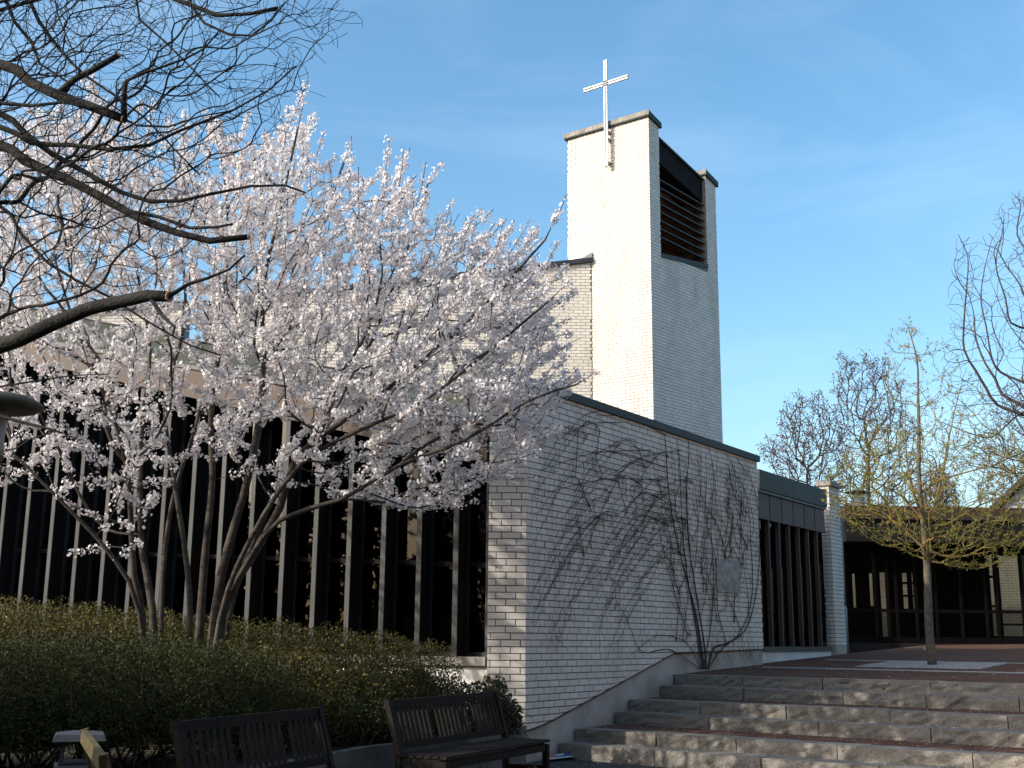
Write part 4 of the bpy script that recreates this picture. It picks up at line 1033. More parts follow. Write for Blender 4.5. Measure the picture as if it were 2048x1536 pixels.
# ================================================================== BARE TREE AT LEFT (pruned limbs reach into the picture)
bare = tag(empty('pruned_tree', (0, 0, 0)), 'dark bare tree at left edge with sawn off limbs reaching over the blossom', 'tree')
BY = 8.0
bt = Tree()
TX = -5.1
trunk = bt.line([(TX - .1, BY + .1, 0), (TX, BY, 1.2), (TX + .06, BY, 2.4), (TX, BY + .05, 3.6), (TX - .05, BY, 4.8), (TX + .05, BY, 6.2), (TX, BY, 8.2)], -1, .3, rads=(.24, .09))
pxm = BY / 2413.0 * .86
cut_ends = []
def limb(pts, Y0, Y1, r0, r1, zoff=-.5, join=True, cut=False, par=None):
    n = len(pts); P_ = [tuple(np.array(at(x, y, Y0 + (Y1 - Y0) * i / max(1, n - 1))) + (RNG.normal(0, .007, 3) if 0 < i < n - 1 else 0)) for i, (x, y) in enumerate(pts)]
    if par is None:
        p0 = P_[0]; tp = (TX, BY, p0[2] + zoff); j = bt.nearest(tp)
        mid = tuple((np.array(bt.p[j]) * .45 + np.array(p0) * .55) + np.array([0, 0, abs(zoff) * .15]))
        idx = bt.line([tuple(bt.p[j]), mid] + P_, j, .16, rads=(r0 * pxm * 1.15, r1 * pxm))
    else:
        j = bt.nearest(P_[0]); idx = bt.line([tuple(bt.p[j])] + P_[1:], j, .12, rads=(r0 * pxm, r1 * pxm))
    if cut: cut_ends.append((bt.p[idx[-1]], bt.p[idx[-1]] - bt.p[idx[-2]], r1 * pxm))
    return idx
l1 = limb([(-10, 125), (60, 163), (118, 190), (185, 215), (248, 238)], 7.8, 7.5, 14, 10.5, -.6, cut=True)
limb([(118, 188), (150, 160), (190, 138), (238, 110)], 7.7, 7.6, 9, 7, par=1, cut=True)
lb = limb([(232, 230), (245, 195), (252, 162)], 7.5, 7.4, 8, 5.5, par=1, cut=True)
limb([(252, 165), (285, 146), (320, 135), (372, 118), (410, 95), (440, 60)], 7.4, 7.3, 4.0, 2, par=1)
l2 = limb([(-15, 285), (50, 318), (130, 360), (210, 402), (290, 442), (350, 466), (420, 478), (497, 474)], 8.0, 7.6, 14, 6.5, -.4, cut=True)
limb([(255, 425), (320, 430), (380, 455), (430, 455), (465, 448)], 7.9, 7.6, 5, 3, par=1)
limb([(-10, 222), (50, 268), (100, 305), (170, 345), (240, 385), (300, 403), (360, 402), (430, 388), (500, 370), (570, 372), (610, 385)], 8.3, 8.0, 9, 2.2, -.4)
limb([(-10, 250), (60, 283), (140, 292), (220, 298), (300, 292), (370, 258), (470, 218), (540, 175), (592, 132)], 8.2, 7.7, 8, 1.8, -.4)
limb([(-12, 205), (60, 212), (130, 205), (210, 220), (270, 250), (340, 255), (400, 232), (460, 222)], 7.6, 7.4, 5, 1.6, -.4)
limb([(-10, -20), (30, 45), (62, 85), (80, 125), (130, 160), (190, 190), (260, 235)], 8.5, 8.2, 6, 2, -.7)
limb([(30, -25), (80, 40), (120, 100), (170, 150), (225, 190), (290, 235), (350, 300), (400, 350)], 8.6, 8.2, 6, 1.8, -.7)
l7 = limb([(-25, 700), (30, 680), (100, 648), (180, 618), (250, 600), (300, 592), (338, 593)], 7.4, 7.0, 19, 12, .5, cut=True)
limb([(325, 590), (370, 568), (420, 558), (460, 540), (490, 510)], 7.0, 6.9, 5, 2, par=1)
limb([(290, 598), (325, 630), (350, 655), (345, 670)], 7.0, 6.9, 5, 2, par=1)
limb([(-10, 405), (40, 465), (95, 525), (150, 560), (220, 592), (290, 640), (380, 690), (440, 710)], 8.2, 7.9, 5, 1.8, -.3)
limb([(300, -40), (345, -5), (390, 15), (440, 30), (500, 28), (555, 16)], 8.6, 8.3, 7, 5, -1.0)
limb([(330, -40), (380, 10), (410, 45), (460, 68), (505, 72), (545, 40), (570, 5)], 8.5, 8.3, 5, 2, -1.0)
limb([(240, -40), (275, 40), (330, 85), (380, 130), (410, 170), (440, 195)], 8.3, 8.1, 4, 1.5, -1.0)
limb([(105, -30), (115, 30), (130, 60), (150, 110), (155, 170)], 8.1, 7.9, 3.5, 1.5, -1.0)
limb([(-10, 905), (60, 880), (120, 860)], 7.9, 7.6, 3, 1.2, .4)
limb([(-12, 828), (40, 842), (90, 860), (125, 866)], 7.9, 7.6, 6, 2.2, .5)
limb([(-10, 775), (60, 762), (140, 752), (220, 748)], 8.0, 7.8, 3, 1.2, .4)
keepn = len(bt.p)
twpoly = [(-30, -60), (720, -60), (715, 40), (640, 110), (600, 220), (520, 300), (430, 330), (420, 480), (330, 560), (-30, 640)]
def wtw(x, y): return np.clip(1.15 - np.hypot(x * .85, y - 40) / 640, .10, 1) 
Tw = crown_points(twpoly, 2700, 8.0, .9, 15, soft=90, weight=wtw)
bt.grow(Tw, bf=.30, maxseg=.09); bt.smooth(1, keepn)
ch = bt.children()
for i in [i for i in range(keepn, len(bt.p)) if not ch[i]]:
    v = bt.p[i] - bt.p[bt.par[i]]; v /= np.linalg.norm(v) + 1e-9; a, last = bt.p[i], i
    for k in range(2):
        v = v + RNG.normal(0, .4, 3); v /= np.linalg.norm(v); a = a + v * RNG.uniform(.04, .10); last = bt.add(a, last)
bt.radii(.0022, 2.6)
gt, gn = MB(), MB(); bt.mesh(gt, gn, .014, knob=.07)
gt.build('trunk', M['darkbark'], bare, True); tag(gn.build('twigs', M['darkbark'], bare), kind='stuff')
for p, d, r in cut_ends:
    g = MB(); d = Vector(d).normalized(); p = Vector(p); g.tube([p - d * .002, p + d * .006], r * 1.02, 9); g.build('sawn_end', M['cutwood'], bare)

# ================================================================== LICHEN TREE ON THE TERRACE
lt = tag(empty('lichen_tree', (0, 0, 0)), 'young tree with yellow lichen branches and fresh buds on the terrace', 'tree')
LB = at_z(1865, 1335, Z_TOP + 0.07); LB = at(1865, 1335, 20.4); LY = LB.y
tt = Tree(); q = lambda x, y, dy=0: tuple(at(x, y, LY + dy))
zb = terr_z(LB)
st0 = tt.line([(LB.x, LB.y, zb - .02), q(1858, 1250), q(1855, 1150), q(1852, 1100), q(1846, 1040), q(1838, 960), q(1838, 870), q(1836, 790), q(1834, 720), q(1815, 650)], -1, .18, rads=(.080, .007))
tt.line([tt.p[tt.nearest(q(1850, 1060))], q(1872, 1000, .2), q(1890, 920, .4), q(1905, 840, .5), q(1925, 760, .6)], tt.nearest(q(1850, 1060)), .18, rads=(.030, .006))
tt.line([tt.p[tt.nearest(q(1850, 1050))], q(1825, 980, -.3), q(1812, 900, -.4), q(1810, 810, -.5)], tt.nearest(q(1850, 1050)), .18, rads=(.028, .006))
for br in ([(1853, 1102), (1880, 1110), (1910, 1115), (1945, 1108), (1985, 1085), (2030, 1095)], [(1853, 1092), (1830, 1080), (1800, 1050), (1760, 1030), (1700, 1008), (1650, 985)], [(1848, 1045), (1800, 990), (1740, 960), (1690, 930)],
           [(1850, 1060), (1900, 1045), (1960, 1010), (2020, 985), (2070, 940)], [(1846, 1035), (1800, 1020), (1750, 1010), (1680, 1000)], [(1840, 980), (1880, 960), (1950, 940), (2020, 920)], [(1853, 1080), (1900, 1060), (1960, 1050), (2040, 1070)]):
    j = tt.nearest(q(*br[0])); dy = random.uniform(-.7, .7)
    tt.line([tt.p[j]] + [q(x, y, dy * (i + 1) / len(br)) for i, (x, y) in enumerate(br[1:])], j, .18, rads=(.022, .006))
envl = [(1630, 980), (1690, 900), (1745, 800), (1765, 690), (1805, 625), (1850, 660), (1910, 700), (1960, 770), (2040, 880), (2090, 960), (2080, 1090), (2000, 1135), (1920, 1140), (1840, 1115), (1760, 1090), (1680, 1055)]
tt.grow(crown_points(envl, 2600, LY, 1.7, 25, soft=170, weight=lambda x, y: np.where(y > 860, 1.0, .35)), bf=.28, maxseg=.18); tt.smooth(1)
tt.radii(.0033, 2.6)
gt, gn = MB(), MB(); tt.mesh(gt, gn, .045, knob=.06)
gt.build('trunk', M['lichentrunk'], lt, True); tag(gn.build('twigs', M['lichenbark'], lt), kind='stuff')
thin = np.array([p for p, r in zip(tt.p, tt.r) if r < .008]); kk = RNG.choice(len(thin), 19000)
BP = thin[kk] + RNG.normal(0, .02, (19000, 3))
tag(link('crown', quads_mesh('crown', leaf_quads(BP, .032, .5, 91, .3)), M['budleaf'], lt), kind='stuff')
# cobbled square round its foot
g = MB(); rr = random.Random(8); sq = tag(empty('tree_surround', (0, 0, 0)), 'pale cobbled square around the terrace tree', kind='structure')
for i in range(-9, 10):
    for j in range(-9, 10):
        if abs(i) < 1 and abs(j) < 1: continue
        c = Vector((LB.x, LB.y, 0)) + U * i * .105 + V * j * .105; z = terr_z(c); c.z = z + .004 + rr.uniform(-.004, .004)
        g.box(c, .093, .093, .03, rz=-R(WAZ) + rr.uniform(-.06, .06))
tag(g.build('cobbles', M['stonepale'], sq), kind='stuff')

# ================================================================== BARE TREE AT RIGHT EDGE
rt = tag(empty('bare_tree', (0, 0, 0)), 'dark bare tree with upswept branches at the right edge', 'tree')
RY = 23.0; tb = Tree(); q = lambda x, y, dy=0: tuple(at(x, y, RY + dy)); RX = at(2230, 1300, RY).x
tz = terr_z((RX, RY))
tb.line([(RX, RY, tz - .05), (RX - .02, RY, 2.6), (RX + .05, RY, 3.8), (RX, RY, 5.5), (RX + .1, RY, 7.5), (RX, RY, 10.5)], -1, .35, rads=(.20, .05))
def rl(pts, r0, r1, zo, dy0=0, dy1=0):
    P_ = [q(x, y, dy0 + (dy1 - dy0) * i / len(pts)) for i, (x, y) in enumerate(pts)]
    j = tb.nearest((RX, RY, P_[0][2] + zo)); tb.line([tuple(tb.p[j])] + [tuple(np.array(a) + RNG.normal(0, .05, 3)) for a in P_], j, .16, rads=(r0 * .72, r1 * .7))
rl([(2100, 862), (2048, 836), (2002, 808), (1968, 778), (1950, 745), (1940, 700), (1934, 640), (1930, 570), (1930, 515), (1921, 478)], .055, .010, -.6, 0, -.5)
rl([(2095, 850), (2048, 814), (2012, 792), (1988, 762), (1972, 725), (1958, 680), (1948, 630), (1935, 590)], .06, .010, -.5, 0, .6)
rl([(2100, 780), (2048, 762), (2010, 748), (1990, 715), (1975, 660), (1965, 600), (1970, 540), (1985, 480)], .045, .010, -.5, .2, 1.2)
rl([(2110, 680), (2060, 660), (2020, 640), (2000, 590), (1995, 530), (2005, 470), (2012, 420)], .045, .008, -.5, -.3, -1.0)
rl([(2110, 650), (2070, 620), (2035, 575), (2010, 520), (1990, 480)], .04, .008, -.5, -.3, .4)
rl([(2110, 560), (2070, 520), (2040, 470), (2040, 410), (2030, 385)], .04, .008, -.6, 0, .3)
rl([(2100, 800), (2048, 822), (2020, 842), (1985, 866), (1940, 876), (1905, 862), (1885, 848)], .035, .008, .3, 0, -1.0)
rl([(2100, 880), (2048, 902), (2005, 925), (1965, 936), (1920, 930)], .035, .008, .2, .3, 1.0)
rl([(2120, 740), (2080, 720), (2040, 690), (2010, 640), (1990, 560)], .04, .008, -.4, .4, 1.4)
envr = [(1880, 840), (1885, 600), (1915, 470), (1975, 470), (1995, 410), (2040, 380), (2300, 200), (2400, 500), (2350, 950), (2060, 1010), (1960, 1000), (1900, 930)]
tb.grow(crown_points(envr, 3200, RY, 2.2, 35, soft=150), bf=.26, maxseg=.18); tb.smooth(1); tb.radii(.0042, 2.6)
gt, gn = MB(), MB(); tb.mesh(gt, gn, .02, knob=.05); gt.build('trunk', M['greybark'], rt, True); tag(gn.build('twigs', M['greybark'], rt), kind='stuff')

# ================================================================== BROWN TREES BEHIND THE HALL
def far_tree(name, label, poly, Y, half, base, n, seed, nl, lsize=.075, rb=.16):
    o = tag(empty(name, (0, 0, 0)), label, 'tree', 'brown trees behind the entrance hall'); t = Tree(); b = at(base, 1280, Y); xs = [p[0] for p in poly]
    topy = min(p[1] for p in poly); tpx = [p for p in poly if p[1] == topy][0]
    e = at(tpx[0] * .6 + base * .4, topy + (1280 - topy) * .33, Y)
    t.line([(b.x, b.y, 0.8), tuple(Vector((b.x, b.y, .8)).lerp(e, .35) + Vector((.12, 0, 0))), tuple(Vector((b.x, b.y, .8)).lerp(e, .7) - Vector((.15, 0, 0))), tuple(e)], -1, .5, rads=(rb, .03))
    t.grow(crown_points(poly, n, Y, half, seed, soft=90), bf=.32, maxseg=.4); t.smooth(1); t.radii(.0095, 2.7)
    g1, g2 = MB(), MB(); t.mesh(g1, g2, .03); g1.build('trunk', M['brownbark'], o, True); tag(g2.build('twigs', M['brownbark'], o), kind='stuff')
    th = np.array([p for p, r in zip(t.p, t.r) if r < .016]); r = np.random.default_rng(seed); k = r.choice(len(th), nl); P = th[k] + r.normal(0, .075, (nl, 3))
    tag(link('crown', quads_mesh('crown', leaf_quads(P, lsize, .6, seed + 5)), M['deadleaf'], o), kind='stuff')
far_tree('alder_tree', 'lower brown twiggy tree just right of the brick wing', [(1512, 905), (1530, 870), (1550, 880), (1560, 820), (1598, 770), (1612, 800), (1640, 772), (1655, 820), (1680, 815), (1690, 900), (1705, 940), (1690, 1040), (1600, 1000), (1565, 975), (1540, 985), (1545, 940)], 46, 2.4, 1640, 1000, 71, 5500)
far_tree('alder_tree', 'tall brown twiggy tree with rounded top behind the yellow branched tree', [(1650, 800), (1668, 770), (1660, 730), (1680, 705), (1705, 720), (1725, 696), (1745, 715), (1775, 708), (1785, 750), (1812, 760), (1805, 800), (1845, 850), (1850, 900), (1900, 980), (1860, 1040), (1700, 1040), (1690, 960), (1662, 900), (1678, 850)], 48, 3.0, 1760, 1500, 72, 8500)
far_tree('alder_tree', 'brown twiggy tree at the right edge above the slate gable', [(1945, 1000), (1960, 880), (2010, 770), (2080, 720), (2180, 760), (2200, 1000), (2050, 1010)], 52, 3.0, 2100, 1200, 73, 8000)
far_tree('alder_tree', 'low dark bushy tree above the hall roof beside the tree trunk', [(1830, 1040), (1840, 960), (1880, 930), (1915, 970), (1925, 1030)], 44, 1.0, 1880, 350, 74, 3000)

# ================================================================== CLIMBER ON THE WALL
vine = tag(empty('climbing_vine', (0, 0, 0)), 'leafless climbing vine fanned over the shaded white brick wall', 'vine')
vt = Tree()
def wp(x, y, off=.018): a, z = W.hit(x, y); a = min(a, WL - .03); return tuple(W.pt(a, z, off))
def vl(pts, r0, r1, par=-1, off=.018): return vt.line([wp(x, y, off) for x, y in pts], par, .09, rads=(r0, r1))
r0 = wp(1405, 1336, .05)
main = [vl([(1405, 1338), (1398, 1290), (1385, 1215), (1352, 1090), (1335, 990), (1328, 900), (1326, 868)], .017, .005, off=.03),
        vl([(1409, 1338), (1404, 1280), (1388, 1180), (1374, 1080), (1370, 980), (1375, 905), (1372, 872)], .015, .005, off=.028),
        vl([(1402, 1338), (1390, 1250), (1372, 1150), (1362, 1040), (1358, 940), (1352, 875)], .012, .004),
        vl([(1412, 1338), (1425, 1296), (1455, 1285), (1490, 1255), (1510, 1180), (1516, 1080), (1506, 980), (1470, 915)], .015, .004, off=.03),
        vl([(1414, 1338), (1440, 1300), (1480, 1262), (1502, 1190), (1500, 1090), (1490, 990), (1450, 905)], .011, .004),
        vl([(1404, 1338), (1420, 1250), (1425, 1150), (1420, 1050), (1425, 950), (1415, 890)], .009, .003),
        vl([(1398, 1338), (1340, 1300), (1290, 1305), (1272, 1290), (1250, 1235), (1230, 1200)], .008, .003),
        vl([(1400, 1338), (1370, 1285), (1320, 1270), (1290, 1285), (1260, 1310)], .007, .003)]
rv = random.Random(5)
for k in range(62):
    x0 = rv.uniform(1150, 1385) if k % 3 else rv.uniform(1325, 1375); ytop = 800 + (x0 - 1100) * .335
    y0 = rv.uniform(ytop + 12, ytop + 300); L = rv.uniform(90, 260) * (1 if x0 > 1200 else .6); L = min(L, x0 - 1062)
    if L < 40: continue
    sl = rv.uniform(.7, 1.7)
    pts = [(x0, y0), (x0 - L * .18, y0 - rv.uniform(2, 16)), (x0 - L * .42, y0 + L * sl * .18), (x0 - L * .7, y0 + L * sl * .55), (x0 - L, y0 + L * sl * rv.uniform(.95, 1.2))]
    if y0 + L * sl * 1.1 > 1330 - (x0 - L - 1060) * .1: continue
    pts = [(x + rv.uniform(-5, 5), y + rv.uniform(-5, 5)) for x, y in pts]
    j = vt.nearest(wp(x0, y0)) ; d = np.linalg.norm(vt.p[j] - np.array(wp(x0, y0)))
    vl(pts, rv.uniform(.004, .0065), .002, par=j if d < .9 else -1)
for x0, y0, x1, y1 in ((1200, 822, 1130, 870), (1240, 845, 1110, 880), (1330, 870, 1190, 830), (1330, 935, 1150, 905), (1330, 960, 1090, 985), (1300, 900, 1080, 940), (1360, 900, 1200, 960)):
    m = ((x0 + x1) / 2, (y0 + y1) / 2 - 14); vl([(x0, y0), m, (x1, y1)], .006, .003)
nst = len(vt.p)
def vgrow(poly, n, bf):
    xs = [p[0] for p in poly]; ys = [p[1] for p in poly]; x = RNG.uniform(min(xs), max(xs), 8 * n); y = RNG.uniform(min(ys), max(ys), 8 * n); k = poly_contains(poly, x, y); x, y = x[k][:n], y[k][:n]
    vt.grow(np.array([wp(a, b, .012 + .015 * RNG.random()) for a, b in zip(x, y)]), bf, .06)
for k in range(46):      # upright shoots fanning over the right half
    x0 = rv.uniform(1340, 1512); y0 = rv.uniform(1010, 1285); yt = 800 + (x0 - 1100) * .30
    x1 = x0 + rv.uniform(-60, 30); y1 = max(yt + 18, y0 - rv.uniform(120, 330)); n = 5
    pts = [(min(1515, x0 + (x1 - x0) * i / n + rv.uniform(-9, 9)), y0 + (y1 - y0) * i / n) for i in range(n + 1)]
    j = vt.nearest(wp(*pts[0])); d = np.linalg.norm(vt.p[j] - np.array(wp(*pts[0])))
    vl(pts, rv.uniform(.004, .007), .0022, par=j if d < .5 else -1)
# short crooked side twigs everywhere
nst = len(vt.p); fixr = list(vt.fix)
pj = [project(p) for p in vt.p]
for _ in range(1350):
    j = rv.randrange(nst); x, y = pj[j]
    if y > 1290 or (x < 1180 and rv.random() < .45): continue
    a = rv.choice([rv.uniform(-.5, .5), math.pi + rv.uniform(-.5, .5), rv.uniform(0, 2 * math.pi)]); p = vt.p[j].copy(); last = j
    ud = np.array(U); L = rv.uniform(.025, .06)
    for k in range(rv.randint(2, 7)):
        a += rv.uniform(-.75, .75); q_ = p + (ud * math.cos(a) + np.array([0, 0, 1.0]) * math.sin(a) * .8) * L + np.array(V) * rv.uniform(-.004, .004)
        s_w = (Vector(q_) - W.p0).dot(U)
        if s_w > WL - .03 or q_[2] > ZW - .05 or s_w < .04 or q_[2] < plin(s_w) + .05: break
        last = vt.add(q_, last); p = q_
for _ in range(70):      # tangle of shoots at the foot
    x, y = rv.uniform(1375, 1512), rv.uniform(1285, 1318); p0 = wp(x, y, .03); a = np.array(p0) + np.array(V) * rv.uniform(.01, .10); last = -1; d_ = np.array(U) * rv.uniform(-1, 1) + np.array([0, 0, rv.uniform(-.2, 1)])
    for k in range(6):
        last = vt.add(a.copy(), last); d_ = d_ + np.array(U) * rv.uniform(-.6, .6) + np.array([0, 0, rv.uniform(-.6, .5)]); d_ /= np.linalg.norm(d_); a = a + d_ * .05
# hanging threads
for _ in range(90):
    j = rv.randrange(nst); p = vt.p[j]; 
    if p[2] < 1.6: continue
    L = rv.uniform(.08, .35); vt.line([tuple(p), tuple(p + np.array([rv.uniform(-.015, .015), 0, -L * .5])), tuple(p + np.array([rv.uniform(-.02, .02), 0, -L]))], j, .08)
vt.radii(.0022, 2.7, rmax=.0075)
gt, gn = MB(), MB(); vt.mesh(gt, gn, .009, knob=.15); gt.build('stem', M['vine'], vine); tag(gn.build('twigs', M['vine'], vine), kind='stuff')

# plaque on the wall
pa, pb = W.hit(1432, 1183), W.hit(1476, 1123)
pq = tag(empty('wall_plaque', (0, 0, 0)), 'pale square stone relief plaque among the vine stems on the wall', 'plaque')
g = MB(); g.pl(W, [(pa[0], pa[1]), (pb[0], pa[1]), (pb[0], pb[1]), (pa[0], pb[1])], -.004, .03); sl = g.build('slab', M['plaque'], pq)
g = MB(); n = 7; rr = random.Random(4)
VV = [W.pt(pa[0] + (pb[0] - pa[0]) * (.08 + .84 * i / n), pa[1] + (pb[1] - pa[1]) * (.08 + .84 * j / n), .0305 + (rr.uniform(.0, .022) if 0 < i < n and 0 < j < n else 0)) for j in range(n + 1) for i in range(n + 1)]
g.add(VV, [(j * (n + 1) + i, j * (n + 1) + i + 1, (j + 1) * (n + 1) + i + 1, (j + 1) * (n + 1) + i) for j in range(n) for i in range(n)]); g.build('relief', M['plaque'], pq, True)

# ================================================================== BENCHES
def make_bench(name, label, pl, pr, wood='benchwood', rail=None):
    """bench whose back top rail runs from pl to pr (ground plan); seat to the right of that direction"""
    root = tag(empty(name, (0, 0, 0)), label, 'bench', 'wooden slatted benches along the planting bed')
    a, b = Vector((*pl, 0)), Vector((*pr, 0)); L = (b - a).length; d = (b - a) / L; nrm = Vector((d.y, -d.x, 0)); Z = Vector((0, 0, 1))
    P = lambda s, o, z: a + d * s + nrm * o + Z * z
    rake = lambda z: max(0, (.90 - z)) * .30
    hs, hb_ = .44, .90
    def part(nm, m=wood, *beams):
        g = MB()
        for p, q_, w, h, up in beams: g.beam(p, q_, w, h, up)
        return g.build(nm, M[m], root)
    part('top_rail', rail or wood, (P(0, 0, hb_ - .03), P(L, 0, hb_ - .03), .035, .075, Z))
    part('lower_rail', wood, (P(.05, rake(.5), .5), P(L - .05, rake(.5), .5), .03, .06, Z))
    n = int(L / .088)
    for i in range(n):
        if i in (n // 3, 2 * n // 3 + 1): continue
        s = .10 + (L - .2) * i / (n - 1)
        part('back_slat', wood, (P(s, rake(.52), .52), P(s, rake(.83), .835), .045, .016, nrm))
    for s in (.03, L - .03):
        part('back_post', wood if not rail else rail, (P(s, rake(hs - .02), .0), P(s, rake(hs - .02), hs), .06, .05, d), (P(s, rake(hs - .02), hs - .02), P(s, 0, hb_ + .01), .05, .06, d))
        part('front_leg', wood, (P(s, .62, 0), P(s, .62, hs - .055), .06, .06, d))
        part('side_rail', wood, (P(s, .17, hs - .075), P(s, .59, hs - .075), .035, .07, Z))
        part('stretcher', wood, (P(s, .17, .14), P(s, .59, .14), .035, .05, Z))
    part('front_apron', wood, (P(.06, .62, hs - .085), P(L - .06, .62, hs - .085), .03, .075, Z))
    for i in range(6):
        o = .20 + i * .084
        part('seat_slat', wood, (P(0, o, hs - .02), P(L, o, hs - .02), .07, .026, Z))
    return root
def gp(px, py, z): p = at_z(px, py, z); return (p.x, p.y)
make_bench('park_bench', 'dark slatted bench nearest the brick corner, with dappled light on its back', gp(772, 1402, .90), gp(992, 1385, .90))
make_bench('park_bench', 'very dark slatted bench in front of the clipped hedge, with gaps in its back', gp(345, 1446, .90), gp(640, 1416, .90))
c0, c1 = gp(168, 1461, .90), gp(222, 1536, .90)
cv = Vector((c1[0] - c0[0], c1[1] - c0[1])); cv *= 1.75 / cv.length
make_bench('park_bench', 'bench seen end on beside the bin, its top rail coloured golden like sunlight', (c0[0] + cv.x, c0[1] + cv.y), c0, rail='benchwood_sunlit')

# ================================================================== LITTER BIN
bin_ = tag(empty('litter_bin', (0, 0, 0)), 'square grey metal litter bin with a raised flat lid behind the end-on bench', 'bin')
bp = at(160, 1465, 8.15); bx, by, bt_ = bp.x, bp.y, bp.z
ang = .35
g = MB(); hbd = bt_ - .20
def ring(r0_, r1_, z0, z1, m=None):
    c = [(r0_, z0), (r1_, z1)]
    out = []
    for r, z in c: out.append([Vector((bx + r * math.cos(ang + math.pi / 4 + k * math.pi / 2) * 1.414, by + r * math.sin(ang + math.pi / 4 + k * math.pi / 2) * 1.414, z)) for k in range(4)])
    return out
o = ring(.125, .145, 0.0, hbd); g.prism(o[0], o[1]); bb = g.build('body', M['binmetal'], bin_)
o = ring(.12, .12, hbd, hbd + .02); g = MB(); g.prism(o[0], o[1]); g.build('liner_rim', M['darkmetal'], bin_)
o = ring(.165, .150, bt_ - .045, bt_ - .005); g = MB(); g.prism(o[0], o[1]); o = ring(.150, .04, bt_ - .005, bt_ + .012); g.prism(o[0], o[1]); g.build('lid', M['binmetal'], bin_)
for k in range(4):
    a = ang + math.pi / 4 + k * math.pi / 2; x, y = bx + .11 * 1.3 * math.cos(a), by + .11 * 1.3 * math.sin(a)
    g = MB(); g.beam((x, y, hbd - .02), (x, y, bt_ - .04), .02, .02, Vector((0, 1, 0))); g.build('lid_post', M['darkmetal'], bin_)
fdir = Vector((math.cos(ang - math.pi / 2), math.sin(ang - math.pi / 2), 0)); 
g = MB(); c = Vector((bx, by, hbd * .55)) + fdir * .141; sd = Vector((-fdir.y, fdir.x, 0))
g.add([c - sd * .09 - Vector((0, 0, .3)), c + sd * .09 - Vector((0, 0, .3)), c + sd * .10 + Vector((0, 0, .24)) + fdir * .006, c - sd * .10 + Vector((0, 0, .24)) + fdir * .006], [(0, 1, 2, 3)]); g.build('front_panel', M['binmetal'], bin_)

# ================================================================== LAMP AT LEFT EDGE
lamp = tag(empty('garden_lamp', (0, 0, 0)), 'mushroom hooded garden lamp cut by the left picture edge', 'lamp')
lp = at(-8, 812, 9.0)
g = MB(); g.lathe((lp.x, lp.y, lp.z), [(.02, -.035), (.30, -.03), (.355, .0), (.345, .025), (.26, .072), (.12, .10), (.03, .108)], 28); g.build('hood', M['lampshade'], lamp, True)
g = MB(); g.lathe((lp.x, lp.y, lp.z - .40), [(.075, 0), (.085, .02), (.085, .36)], 18); g.build('lamp_glass', M['opal'], lamp, True)
g = MB(); g.tube([(lp.x, lp.y, .3), (lp.x, lp.y, lp.z - .40)], .045, 12); g.build('post', M['darkmetal'], lamp, True)
g = MB(); g.lathe((lp.x, lp.y, lp.z - .43), [(.05, 0), (.09, .015), (.09, .035)], 16); g.build('collar', M['darkmetal'], lamp)

# ================================================================== LITTER, CUP, FALLEN PETALS
np_ = tag(empty('newspaper', (0, 0, 0)), 'rolled newspaper with blue and orange print lying before the lowest step', 'newspaper')
A, B = at_z(1086, 1519, .03), at_z(1154, 1510, .035)
d = (B - A).normalized(); s_ = d.cross(Vector((0, 0, 1)))
g = MB(); g.tube([A, A.lerp(B, .5) + Vector((0, 0, .008)), B], [.026, .036, .045], 10); g.build('roll', M['paper'], np_, True)
for t0, t1, m in ((.10, .28, 'printorange'), (.30, .85, 'printblue')):
    g = MB(); g.tube([A.lerp(B, t0) + Vector((0, 0, .004)), A.lerp(B, t1) + Vector((0, 0, .005))], [.029 + .014 * t0, .0305 + .018 * t1], 10, cap=False); g.build('print', M[m], np_, True)
g = MB(); q0, q1 = A.lerp(B, .05) - s_ * -.03, B - s_ * -.05
g.add([q0 + Vector((0, 0, .012)), q1 + Vector((0, 0, .012)), q1 + s_ * .10 + Vector((0, 0, .002)) , q0 + s_ * .05 + Vector((0, 0, .004))], [(0, 1, 2, 3)]); g.build('loose_page', M['paper'], np_)
cup = tag(empty('paper_cup', (0, 0, 0)), 'tiny white paper cup on the terrace beside the tree trunk', 'cup')
cp = at(1849, 1294, 26.5); zc = terr_z(cp)
g = MB(); g.lathe((cp.x, cp.y, zc), [(.03, 0), (.042, .11)], 14); g.build('body', M['stonepale'], cup, True)
g = MB(); g.lathe((cp.x, cp.y, zc + .108), [(.045, 0), (.045, .008)], 14); g.build('rim', M['stonepale'], cup)
PT = []
for _ in range(1900):
    k = rv.choice([0, 1, 2, 3, 4, 5, 6, 6, 6])
    if k == 6: x, y = rv.uniform(-1.0, 5), rv.uniform(6, 15); p = (x, y, .006)
    else:
        t1 = T_ST[k - 1] if k else T_ST[0] + 3; t = T_ST[k] + (t1 - T_ST[k]) * (rv.random() ** .5 if rv.random() < .7 else rv.random()); v = uv(t, rv.uniform(.1, 7), 0); p = (v.x, v.y, (Z_ST[k] if k else terr_z(v)) + .008)
    PT.append(p)
c0_ = at_z(1195, 1512, 0)
for _ in range(260): PT.append((c0_.x + rv.gauss(0, .22), c0_.y + rv.gauss(0, .10), .006))
PT = np.array(PT)
tag(link('fallen_petals', quads_mesh('fallen_petals', leaf_quads(PT, .022, .8, 7, 8.0)), M['petal']), 'scattered white petals on the steps and paving', 'petals', kind='stuff')

